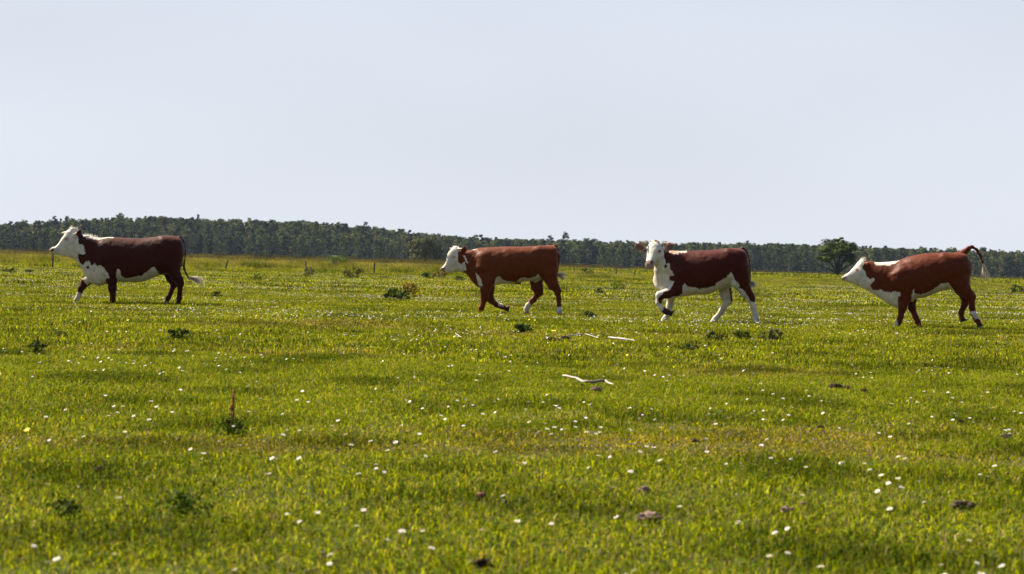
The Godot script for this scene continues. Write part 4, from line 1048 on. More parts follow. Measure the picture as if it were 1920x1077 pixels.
func _ready() -> void:
	rng.seed = 20240611
	noise_a.seed = 3
	noise_a.frequency = 0.11
	noise_b.seed = 8
	noise_b.frequency = 0.45
	noise_c.seed = 21
	noise_c.frequency = 0.16
	noise_c.fractal_octaves = 4
	# ---- camera, sky, sun, exposure
	var cam := Camera3D.new()
	cam.name = "camera"
	add_child(cam)
	cam.position = Vector3(0, 0.93, 0)
	cam.basis = Basis(Vector3.RIGHT, -0.010371) * Basis(Vector3.BACK, 0.024696)
	cam.near = 0.1
	cam.far = 6000.0
	cam.fov = rad_to_deg(2.0 * atan(538.5 / 4000.0))
	var lens := CameraAttributesPhysical.new()
	lens.frustum_focal_length = 89.14
	lens.frustum_focus_distance = 36.0
	lens.exposure_aperture = 8.0
	cam.attributes = lens
	cam.fov = rad_to_deg(2.0 * atan(538.5 / 4000.0))
	var sun := DirectionalLight3D.new()
	sun.name = "sun"
	sun.light_energy = 1.6
	sun.light_color = Color(1.0, 0.95, 0.86)
	sun.light_angular_distance = 0.5
	sun.shadow_enabled = true
	sun.sky_mode = DirectionalLight3D.SKY_MODE_LIGHT_ONLY
	add_child(sun)
	sun.look_at_from_position(Vector3(-80, 100, -50), Vector3.ZERO)
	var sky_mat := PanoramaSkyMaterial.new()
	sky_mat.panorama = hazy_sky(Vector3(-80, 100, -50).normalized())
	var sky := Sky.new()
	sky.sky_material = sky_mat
	var env := Environment.new()
	env.background_mode = Environment.BG_SKY
	env.sky = sky
	env.tonemap_mode = Environment.TONE_MAPPER_LINEAR
	env.tonemap_exposure = 3.2
	env.sdfgi_enabled = true
	env.ssao_enabled = true
	env.ssil_enabled = true
	env.fog_enabled = true
	env.fog_density = 0.00005
	env.fog_light_color = Color(0.72, 0.8, 0.95)
	var we := WorldEnvironment.new()
	we.name = "environment"
	we.environment = env
	add_child(we)
	# ---- materials
	mat.grass = leafy(Color(0.97, 0.97, 0.4), 0.65, 0.1)
	mat.leaf = leafy(Color(0.55, 0.6, 0.3), 0.7, 0.15)
	mat.tree_leaf = leafy(Color(0.45, 0.48, 0.25), 0.7, 0.15)
	mat.petal = leafy(Color(0.5, 0.5, 0.5), 0.6, 0.3)
	mat.hair = leafy(Color(0.7, 0.7, 0.7), 0.6, 0.4)
	mat.bark = leafy(Color(0, 0, 0), 0.9, 0.2)
	mat.bark.backlight_enabled = false
	mat.horn = mat.bark.duplicate()
	mat.horn.roughness = 0.45
	mat.horn_dark = mat.horn
	mat.eye = plain(Color(0.012, 0.008, 0.006), 0.12)
	var fur := FastNoiseLite.new()
	fur.seed = 5
	fur.frequency = 0.06
	fur.fractal_octaves = 4
	var fur_tex := NoiseTexture2D.new()
	fur_tex.width = 512
	fur_tex.height = 512
	fur_tex.seamless = true
	fur_tex.as_normal_map = true
	fur_tex.bump_strength = 5.0
	fur_tex.noise = fur
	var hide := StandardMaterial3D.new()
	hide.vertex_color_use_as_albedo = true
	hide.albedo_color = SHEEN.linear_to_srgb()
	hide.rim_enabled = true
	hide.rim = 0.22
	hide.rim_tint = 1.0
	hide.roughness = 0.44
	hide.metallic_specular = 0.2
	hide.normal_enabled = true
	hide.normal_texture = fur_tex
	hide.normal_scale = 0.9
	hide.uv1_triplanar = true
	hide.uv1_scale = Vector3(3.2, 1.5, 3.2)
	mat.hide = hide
	var soil_noise := FastNoiseLite.new()
	soil_noise.seed = 12
	soil_noise.frequency = 0.03
	soil_noise.fractal_octaves = 5
	var ramp := Gradient.new()
	ramp.set_color(0, srgb(0.025, 0.034, 0.008))
	ramp.set_color(1, srgb(0.075, 0.075, 0.022))
	var soil_tex := NoiseTexture2D.new()
	soil_tex.width = 1024
	soil_tex.height = 1024
	soil_tex.seamless = true
	soil_tex.noise = soil_noise
	soil_tex.color_ramp = ramp
	var soil := StandardMaterial3D.new()
	soil.albedo_texture = soil_tex
	soil.roughness = 0.95
	soil.metallic_specular = 0.15
	soil.uv1_triplanar = true
	soil.uv1_world_triplanar = true
	soil.uv1_scale = Vector3(0.23, 0.23, 0.23)
	mat.soil = soil

	ground()
	wood()
	field_edge()
	meadow()
	cattle()
	plants()
	litter()
	flowers()


# a hazy clear sky: milky near the horizon, bluer overhead, brighter on the sun's side than away from it
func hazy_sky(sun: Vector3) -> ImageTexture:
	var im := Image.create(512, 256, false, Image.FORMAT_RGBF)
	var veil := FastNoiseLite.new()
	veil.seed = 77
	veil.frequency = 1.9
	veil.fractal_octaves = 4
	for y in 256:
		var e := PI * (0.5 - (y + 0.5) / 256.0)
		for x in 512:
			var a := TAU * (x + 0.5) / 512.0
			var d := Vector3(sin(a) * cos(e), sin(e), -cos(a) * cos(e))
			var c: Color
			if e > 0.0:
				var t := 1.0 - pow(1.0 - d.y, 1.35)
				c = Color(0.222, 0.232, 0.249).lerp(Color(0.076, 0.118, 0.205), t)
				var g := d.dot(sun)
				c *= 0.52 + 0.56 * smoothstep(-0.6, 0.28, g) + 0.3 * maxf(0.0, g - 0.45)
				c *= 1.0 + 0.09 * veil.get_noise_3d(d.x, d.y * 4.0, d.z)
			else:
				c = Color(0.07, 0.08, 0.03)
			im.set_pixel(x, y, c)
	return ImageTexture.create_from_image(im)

func ground() -> void:
	var s := SurfaceTool.new()
	s.begin(Mesh.PRIMITIVE_TRIANGLES)
	var rows := []
	var d := -40.0
	while d < 4200.0:
		rows.append(d)
		d += maxf(0.5, 0.022 * absf(d))
	var cols := 150
	for r in rows.size():
		var half: float = 34.0 + maxf(rows[r], 0.0) * 0.42
		for k in cols + 1:
			var x := half * (2.0 * k / cols - 1.0)
			s.add_vertex(Vector3(x, land(x, -rows[r]), -rows[r]))
	for r in rows.size() - 1:
		for k in cols:
			var i := r * (cols + 1) + k
			for t in [i, i + cols + 1, i + 1, i + 1, i + cols + 1, i + cols + 2]:
				s.add_index(t)
	s.generate_normals()
	var g := part("ground", s.commit(), mat.soil, self)
	tag(g, "gently uneven pasture ground reaching to the wood", "ground", "", "structure")


func tree_at(called: String, label: String, category: String, crown: Mesh, trunk: Mesh, at: Vector3, size: float, group := "") -> Node3D:
	var t := thing(called, label, category, at, rng.randf() * TAU, group)
	part("trunk", trunk, mat.bark, t)
	part("crown", crown, mat.tree_leaf, t)
	t.scale = Vector3(size * rnd(0.9, 1.1), size, size * rnd(0.9, 1.1))
	return t

func wood() -> void:
	var crowns := []
	var trunks := []
	for k in 7:
		var tone: Color = [Color(0.07, 0.088, 0.02), Color(0.1, 0.108, 0.027), Color(0.04, 0.056, 0.015), Color(0.112, 0.114, 0.034), Color(0.06, 0.075, 0.018), Color(0.022, 0.035, 0.018), Color(0.016, 0.025, 0.02)][k]
		var wide := rnd(1.25, 1.85) if k < 5 else rnd(1.0, 1.4)
		crowns.append(crown_mesh(8.5, 0.7, wide, 0.6 if k < 5 else 1.0, 52, 28, 0.36, tone, 0.35))
		trunks.append(trunk_mesh(8.0, 0.13, 6, 1.5, Color(0.16, 0.145, 0.13) if k < 5 else Color(0.06, 0.045, 0.035), 0.3))
	# the front row stands as trees of its own
	var counts := []
	counts.resize(ZONES.size())
	counts.fill(0)
	var x := -205.0
	while x < 205.0:
		var k := rng.randi() % 7
		var at := Vector3(x + rnd(-0.8, 0.8), 0, -rnd(694.0, 712.0))
		at.y = land(at.x, at.z)
		var tall := lerpf(0.88, 1.0, soft(-60.0, 120.0, x)) * rnd(0.78, 1.15)
		var zone := 0
		var along := at.x / -at.z
		while zone < ZONES.size() - 1 and along > ZONES[zone][0]:
			zone += 1
		counts[zone] += 1
		var kind := "%s %s from left at wood edge %s" % [ORDINAL[counts[zone] - 1], "grey green birch" if k < 5 else "dark narrow tree", ZONES[zone][1]]
		tree_at("birch_tree" if k < 5 else "dark_tree", kind, "tree", crowns[k], trunks[k], at, tall, "birches along the edge of the wood" if k < 5 else "dark trees along the edge of the wood")
		x += rnd(2.4, 4.4)
	# the mass of trees behind, climbing the low hill
	var all := thing("woodland", "broad mass of mixed trees covering the low hill behind the front row", "woodland")
	tag(all, "", "", "", "stuff")
	for k in 7:
		var st := Sheaf.new()
		var cm: ArrayMesh = crowns[k]
		var buf := PackedFloat32Array()
		for j in 1100:
			var d := rnd(714.0, 850.0)
			var px := rnd(-235.0, 235.0)
			var s := rnd(0.66, 1.02) * (1.0 if rng.randf() < 0.985 else 1.15)
			var b := Basis(Vector3.UP, rng.randf() * TAU).scaled(Vector3(s * rnd(0.9, 1.35), s, s * rnd(0.9, 1.35)))
			var g := rnd(0.55, 1.45)
			buf.append_array(PackedFloat32Array([b.x.x, b.y.x, b.z.x, px, b.x.y, b.y.y, b.z.y, land(px, -d), b.x.z, b.y.z, b.z.z, -d, g * rnd(0.92, 1.1), g, g * rnd(0.9, 1.2), 1.0]))
		var mm := MultiMesh.new()
		mm.transform_format = MultiMesh.TRANSFORM_3D
		mm.use_colors = true
		mm.mesh = cm
		mm.instance_count = buf.size() / 16
		mm.buffer = buf
		var o := MultiMeshInstance3D.new()
		o.multimesh = mm
		o.material_override = mat.tree_leaf
		o.name = "crowns"
		tag(o, "", "", "", "stuff")
		all.add_child(o, true)
	# trees that stand out
	var big := crown_mesh(13.5, 3.0, 2.7, 0.8, 60, 18, 0.6, Color(0.04, 0.05, 0.032), 0.25)
	var bigt := trunk_mesh(12.5, 0.22, 8, 2.0, Color(0.08, 0.07, 0.06), 0.3)
	for q in [[Vector3(19.811, 0, -800.000), "tall dark tree rising above the skyline of the wood between the second and third cows", 0.85], [Vector3(165.848, 0, -800.000), "tall dark tree rising above the wood over the back of the rightmost cow", 0.66], [Vector3(151.330, 0, -790.000), "rounded dark tree rising slightly above the wood over the rightmost cow's shoulders", 0.68], [Vector3(-154.594, 0, -840.000), "tall tree on the highest point of the wooded hill at the left", 0.80], [Vector3(13.809, 0, -800.000), "tall tree just left of the one that rises above the skyline", 0.75]]:
		tree_at("tall_tree", q[1], "tree", big, bigt, Vector3(q[0].x, land(q[0].x, q[0].z), q[0].z), q[2])
	var hs := Sheaf.new()
	for k in 74:
		var a := rng.randf() * TAU
		var e := rnd(-0.25, 1.45)
		var out := rnd(0.5, 1.0) if k < 60 else rnd(0.98, 1.14)
		var ctr := Vector3(cos(a) * cos(e) * 2.6 * out + 0.1, 2.25 + sin(e) * 2.15 * out, sin(a) * cos(e) * 2.3 * out)
		var size := rnd(0.34, 0.72) if k < 60 else rnd(0.16, 0.32)
		var tone := Color(0.056, 0.074, 0.015) * rnd(0.65, 1.5)
		for m in int(420.0 * size):
			var q := Vector3(rnd(-1, 1), rnd(-1, 1), rnd(-1, 1))
			if q.length() > 1.0:
				q = q.normalized() * rng.randf()
			var p := ctr + q * Vector3(1.15, 0.62, 1.15) * size
			var nrm := (q + Vector3(rnd(-0.6, 0.6), rnd(-0.1, 1.1), rnd(-0.6, 0.6))).normalized()
			var u := nrm.cross(Vector3(rnd(-1, 1), rnd(-1, 1), rnd(-1, 1))).normalized()
			var w := nrm.cross(u)
			var l := rnd(0.1, 0.22)
			hs.quad(p - u * l * 0.5, p + w * l * 0.36, p + u * l * 0.5, p - w * l * 0.36, tone * rnd(0.8, 1.2))
	var haw := hs.mesh()
	var hawt := Sheaf.new()
	var bark := Color(0.045, 0.038, 0.03)
	hawt.tube([Vector3(0, -0.3, 0), Vector3(0.1, 0.7, 0), Vector3(0.15, 1.6, 0.1), Vector3(0.3, 3.0, 0), Vector3(0.4, 4.3, 0.1)], [0.22, 0.17, 0.13, 0.08, 0.02], 9, [bark])
	for q in [Vector3(-2.2, 1.3, 0.2), Vector3(-1.6, 2.4, -0.5), Vector3(1.9, 1.7, 0.3), Vector3(1.5, 2.9, 0.5), Vector3(-0.9, 3.4, 0.3), Vector3(0.4, 2.0, 1.8), Vector3(0.2, 2.2, -1.8)]:
		hawt.tube([Vector3(0.03, 0.35, 0), Vector3(q.x * 0.4, q.y * 0.55 + 0.1, q.z * 0.4), q, q + Vector3(q.x * 0.2, 0.6, q.z * 0.2)], [0.12, 0.08, 0.045, 0.012], 7, [bark])
	var at: Vector3 = Vector3(38.082, 0, -250.000)
	var ht := thing("hawthorn_tree", "lone round hawthorn tree with forked dark trunk behind the rightmost cow's head", "tree", Vector3(at.x, land(at.x, at.z), at.z))
	part("trunk", hawt.mesh(), mat.bark, ht)
	part("crown", haw, mat.tree_leaf, ht)
	var bush := crown_mesh(4.6, 0.3, 3.4, 0.6, 70, 40, 0.4, Color(0.07, 0.07, 0.022), 0.3)
	var bt := trunk_mesh(3.8, 0.16, 9, 2.4, Color(0.05, 0.04, 0.03), 0.1)
	at = Vector3(-16.496, 0, -400.000)
	var bb := thing("round_bush", "round olive green bush in front of the wood, left of the second cow's head", "bush", Vector3(at.x, land(at.x, at.z), at.z))
	part("stems", bt, mat.bark, bb)
	part("crown", bush, mat.tree_leaf, bb)


func fence(label: String, posts: Array, wires: bool) -> void:
	var first: Vector3 = posts[0][0]
	var f := thing("wire_fence", label, "fence")
	for p in posts:
		var s := Sheaf.new()
		var b: Vector3 = p[0]
		b.y = land(b.x, b.z)
		var top := Vector3(p[2], p[1], rnd(-0.03, 0.03))
		s.tube([Vector3(0, -0.3, 0), Vector3(p[2] * 0.5, p[1] * 0.5, 0), top, top + Vector3(0, 0.012, 0)], [0.05, 0.046, 0.043, 0.02], 9, [Color(0.06, 0.048, 0.04), Color(0.07, 0.055, 0.045), Color(0.08, 0.066, 0.055)])
		var o := part("post", s.mesh(), mat.bark, f)
		o.position = b
	if wires:
		for k in posts.size() - 1:
			for up in [0.45, 0.85]:
				var s := Sheaf.new()
				var pts := []
				var a: Vector3 = posts[k][0]
				var b: Vector3 = posts[k + 1][0]
				a.y = land(a.x, a.z) + posts[k][1] * up
				b.y = land(b.x, b.z) + posts[k + 1][1] * up
				for j in 7:
					var t := j / 6.0
					pts.append(a.lerp(b, t) - Vector3(0, 0.1 * t * (1.0 - t), 0))
				s.tube(pts, [0.002, 0.002, 0.002, 0.002, 0.002, 0.002, 0.002], 4, [Color(0.12, 0.11, 0.1)])
				part("wire", s.mesh(), mat.bark, f)

func field_edge() -> void:
	var tall := thing("tall_grass", "tall rough bright green grass growing along the fence", "grass")
	tag(tall, "", "", "", "stuff")
	var ms := []
	for k in 3:
		ms.append(grass_patch(0.8, 420, 0.02, 0.28, 0.52, 0.06, 12))
	sow(tall, ms, 122.0, 172.0, 0.85, 1.0, 12.0, "grass_clump", func(px: float, pz: float) -> float:
		var along := px / -pz
		return (1.0 - soft(-0.03, 0.09, along) * 0.75) * (0.75 + 0.5 * noise_b.get_noise_2d(px * 0.4, pz * 0.4)) * soft(118.0, 128.0, -pz + noise_b.get_noise_2d(px * 0.3, 0.0) * 6.0))
	var dry := thing("dry_grass", "pale brown dead grass standing in front of the wood", "grass")
	tag(dry, "", "", "", "stuff")
	ms = []
	for k in 2:
		var s := Sheaf.new()
		for j in 260:
			var a := rng.randf() * TAU
			var r := 1.6 * sqrt(rng.randf())
			var p := Vector3(cos(a) * r, -0.05, sin(a) * r)
			var h := rnd(0.45, 1.0)
			var w := rnd(0.012, 0.03)
			var lean := Vector3(rnd(-0.15, 0.2), 0, rnd(-0.1, 0.1)) * h
			var c := Color(0.125, 0.086, 0.062).lerp(Color(0.075, 0.075, 0.028), rng.randf()) * rnd(0.7, 1.25)
			s.quad(p - Vector3(w, 0, 0), p + Vector3(w, 0, 0), p + lean * 0.6 + Vector3(w * 0.8, h * 0.7, 0), p + lean * 0.6 + Vector3(-w * 0.8, h * 0.7, 0), c)
			s.tri(p + lean * 0.6 + Vector3(-w * 1.6, h * 0.7, 0), p + lean * 0.6 + Vector3(w * 1.6, h * 0.7, 0), p + lean + Vector3(0, h, 0), c)
		ms.append(s.mesh())
	sow(dry, ms, 440.0, 692.0, 4.4, 1.0, 30.0, "reed_clump", func(px: float, pz: float) -> float:
		return lerpf(0.95, 0.4, soft(-0.06, 0.14, px / -pz)))
	sow(dry, ms, 330.0, 440.0, 2.4, 1.0, 20.0, "reed_clump", func(px: float, pz: float) -> float:
		return lerpf(0.95, 0.35, soft(-0.04, 0.16, px / -pz)) * (0.8 + 0.4 * noise_b.get_noise_2d(px * 0.2, pz * 0.2)))
	fence("thin weathered posts and wire along the front of the tall grass", [[Vector3(-25.447, 0, -118.000), 0.91, 0.00], [Vector3(-16.933, 0, -125.296), 0.66, 0.20], [Vector3(-12.555, 0, -129.416), 0.70, 0.00], [Vector3(-7.915, 0, -122.017), 0.72, 0.00], [Vector3(4.868, 0, -167.298), 0.50, 0.00], [Vector3(7.904, 0, -161.779), 0.77, 0.00], [Vector3(8.955, 0, -156.105), 0.51, 0.00], [Vector3(24.518, 0, -215.867), 0.65, 0.00], [Vector3(25.283, 0, -191.026), 0.36, 0.00], [Vector3(32.394, 0, -216.553), 0.38, 0.00]], true)
	fence("older dark posts and wire standing in the dry grass near the wood", [[Vector3(-76.793, 0, -325.000), 1.30, 0.0], [Vector3(-75.899, 0, -325.000), 1.30, 0.0], [Vector3(-68.422, 0, -325.000), 1.18, 0.0], [Vector3(-48.023, 0, -325.000), 1.54, 0.0], [Vector3(-46.885, 0, -325.000), 1.71, 0.0], [Vector3(-41.846, 0, -325.000), 1.62, 0.0], [Vector3(-40.343, 0, -325.000), 1.62, 0.0], [Vector3(-38.108, 0, -325.000), 1.46, 0.0], [Vector3(-34.044, 0, -325.000), 1.30, 0.0], [Vector3(-32.825, 0, -325.000), 1.14, 0.0], [Vector3(-19.659, 0, -325.000), 1.54, 0.0]], true)
	var at: Vector3 = Vector3(-12.287, 0, -150.000)
	var b := thing("bramble_bush", "low pale leafed bramble bush in the tall grass by the fence", "bush", Vector3(at.x, land(at.x, at.z), at.z))
	part("foliage", crown_mesh(0.95, 0.05, 1.25, 0.5, 46, 26, 0.13, Color(0.1, 0.13, 0.04), 0.35), mat.leaf, b)
	part("stems", trunk_mesh(0.8, 0.03, 9, 0.9, Color(0.08, 0.06, 0.04), 0.1), mat.bark, b)


func meadow() -> void:
	var g := thing("pasture_grass", "short grazed yellow green grass covering the whole pasture", "grass")
	tag(g, "", "", "", "stuff")
	var a := []
	for k in 4:
		a.append(grass_patch(0.3, 330, 0.0042, 0.014, 0.054, 0.15, 3, 26))
	sow(g, a, 4.6, 21.0, 0.2, 1.0, 1.6, "near_grass")
	a = []
	for k in 4:
		a.append(grass_patch(0.62, 520, 0.0085, 0.018, 0.06, 0.14, 6, 60))
	sow(g, a, 20.8, 62.0, 0.44, 1.0, 3.0, "middle_grass")
	a = []
	for k in 3:
		a.append(grass_patch(1.6, 760, 0.022, 0.03, 0.08, 0.15, 6))
	sow(g, a, 61.0, 180.0, 1.15, 1.0, 6.0, "far_grass")
	a = []
	for k in 3:
		a.append(grass_patch(4.2, 620, 0.07, 0.06, 0.14, 0.16, 0))
	sow(g, a, 178.0, 440.0, 3.1, 1.0, 14.0, "farther_grass")


func cattle() -> void:
	var out := cow_data()
	var tasks := []
	for n in 4:
		tasks.append(WorkerThreadPool.add_task(work.bind(n, out)))
	for t in tasks:
		WorkerThreadPool.wait_for_task_completion(t)
	var labels := [
		"stocky dark red cow with white brisket at the far left of the herd",
		"orange brown cow with brown cheek patch, head held low, second from the left",
		"dark red cow with white legs facing the camera, one foreleg lifted, ears spread wide",
		"red cow at the far right with head stretched forward and tail raised in an arch",
	]
	for n in 4:
		build_cow(n, out[n], labels[n])


func tuft(called: String, label: String, at: Vector3, n: int, l: float, w: float, e0: float, e1: float, col: Color) -> Node3D:
	var t := thing(called, label, "plant", Vector3(at.x, land(at.x, at.z), at.z))
	part("leaves", rosette(n, l, w, e0, e1, col), mat.leaf, t)
	var m := crown_mesh(l * rnd(0.6, 0.85), 0.0, l * rnd(0.62, 0.95), 0.5, 26, 16, maxf(l * 0.15, 0.011), Color(col.r * 1.2, col.g * 1.0, col.b * 0.7), 0.5)
	part("foliage", m, mat.leaf, t)
	return t

func plants() -> void:
	var dark := Color(0.028, 0.05, 0.012)
	var t: Node3D
	t = tuft("dock_clump", "dark leafy dock clump with ragged spreading leaves, left of the second cow", Vector3(-2.885, 0, -52.846), 32, 0.442, 0.040, 0.25, 1.30, dark)
	t = tuft("dock_clump", "yellowing outer leaves of a dock beside the large dark dock clump", Vector3(-2.709, 0, -56.598), 9, 0.442, 0.030, 0.20, 0.90, Color(0.13, 0.11, 0.02))
	t = tuft("weed_tuft", "dark weed tuft standing in the grass below the leftmost cow's tail", Vector3(-3.631, 0, -23.332), 42, 0.196, 0.015, 0.40, 1.50, dark)
	t = tuft("weed_tuft", "small upright dark weed with its base in the grass at the left edge", Vector3(-4.373, 0, -19.678), 28, 0.140, 0.011, 0.20, 1.40, dark)
	part("stem", stalk(0.17, Vector3(0.01, 0, 0), Color(0.03, 0.04, 0.015), Color(0.03, 0.035, 0.015)), mat.leaf, t)
	t = tuft("dock_plant", "dock plant with a tall reddish seed stalk in the left foreground", Vector3(-1.483, 0, -11.333), 42, 0.119, 0.008, 0.40, 1.50, Color(0.045, 0.075, 0.012))
	part("seed_stalk", stalk(0.25, Vector3(0.02, 0, 0.01), Color(0.11, 0.05, 0.03), Color(0.24, 0.075, 0.04)), mat.leaf, t)
	t = tuft("weed_tuft", "glossy dark green leaf clump just below the second cow's hind feet", Vector3(0.147, 0, -29.166), 28, 0.196, 0.025, 0.50, 1.50, dark * 0.7)
	t = tuft("thistle", "grey green thistle rosette to the right below the third cow", Vector3(3.399, 0, -27.769), 49, 0.196, 0.013, 0.30, 1.50, Color(0.05, 0.055, 0.04))
	t = tuft("weed_tuft", "low dark weed left of the grey green thistle", Vector3(2.658, 0, -27.647), 18, 0.182, 0.020, 0.20, 1.10, dark)
	t = tuft("weed_tuft", "dark weed at the far left edge below the tall grass", Vector3(-21.465, 0, -91.111), 28, 0.364, 0.040, 0.20, 1.10, dark)
	t = tuft("weed_tuft", "second dark weed right beside the one at the far left edge", Vector3(-21.034, 0, -92.827), 21, 0.280, 0.030, 0.20, 1.00, dark)
	t = tuft("grass_tussock", "dark green tussock behind the leftmost cow's tail", Vector3(-9.867, 0, -83.247), 42, 0.364, 0.018, 0.40, 1.50, Color(0.06, 0.1, 0.012))
	t = tuft("grass_tussock", "pale grey tussock under the second fence post left of centre", Vector3(-10.362, 0, -108.114), 42, 0.560, 0.020, 0.30, 1.40, Color(0.16, 0.16, 0.08))
	t = tuft("grass_tussock", "broad olive tussock below the bramble bush", Vector3(-7.765, 0, -103.425), 49, 0.770, 0.020, 0.20, 1.10, Color(0.09, 0.1, 0.02))
	t = tuft("weed_tuft", "dark tuft in front of the second cow's muzzle", Vector3(-4.489, 0, -111.978), 32, 0.476, 0.025, 0.30, 1.50, dark)
	t = tuft("grass_tussock", "flat brownish tussock between the dark tuft and the second cow's muzzle", Vector3(-3.912, 0, -116.443), 32, 0.560, 0.020, 0.20, 1.10, Color(0.12, 0.1, 0.04))
	t = tuft("weed_tuft", "short dark upright weed under the second cow's chin", Vector3(-2.564, 0, -103.344), 18, 0.364, 0.020, 0.50, 1.50, dark)
	t = tuft("weed_tuft", "dark tuft at the field edge between the second cow's tail and the third cow", Vector3(5.141, 0, -146.376), 28, 0.700, 0.050, 0.20, 1.20, dark)
	t = tuft("grass_tussock", "rounded bright green tussock between the second and third cows", Vector3(4.103, 0, -84.120), 56, 0.420, 0.015, 0.30, 1.50, Color(0.075, 0.12, 0.012))
	t = tuft("weed_tuft", "small dark tuft just below the bright green tussock", Vector3(2.875, 0, -69.974), 16, 0.280, 0.015, 0.20, 1.20, dark)
	t = tuft("weed_tuft", "dark weed at the right edge of the field beyond the rightmost cow's tail", Vector3(26.066, 0, -110.208), 28, 0.504, 0.035, 0.20, 1.30, dark)
	t = tuft("weed_tuft", "low dark tuft behind the leftmost cow near its tail tip", Vector3(-6.703, 0, -48.536), 21, 0.224, 0.020, 0.20, 1.10, dark)
	t = tuft("weed_tuft", "wide low leafy patch between the grey thistle and the low dark weed", Vector3(3.054, 0, -28.114), 28, 0.182, 0.015, 0.15, 0.90, Color(0.04, 0.065, 0.012))
	t = tuft("weed_tuft", "small dark tuft near the left edge under the leftmost cow's nose", Vector3(-4.979, 0, -23.552), 18, 0.098, 0.015, 0.20, 1.10, Color(0.06, 0.09, 0.02))
	t = tuft("weed_tuft", "small dark low tuft below the third cow's hind legs", Vector3(1.963, 0, -23.426), 18, 0.140, 0.015, 0.20, 1.00, dark)
	t = tuft("weed_tuft", "low dark tuft right of the second cow's hind foot", Vector3(1.398, 0, -38.192), 18, 0.182, 0.015, 0.20, 1.10, dark)
	t = tuft("weed_tuft", "dark green tussock in the left foreground beneath the dock plant", Vector3(-1.156, 0, -7.645), 62, 0.105, 0.006, 0.40, 1.50, Color(0.04, 0.075, 0.01))
	t = tuft("weed_tuft", "dark low weeds at the far left of the foreground", Vector3(-1.555, 0, -7.450), 62, 0.084, 0.007, 0.15, 1.00, dark)


func clod(label: String, at: Vector3, rx: float, ry: float, rz: float, col: Color, sd: int, called := "cow_pat", category := "dung") -> void:
	var o := part(called, lump(rx, ry * 0.62, rz, 0.6, col, sd), mat.bark, self)
	o.position = Vector3(at.x, land(at.x, at.z) + 0.022, at.z)
	tag(o, label, category)

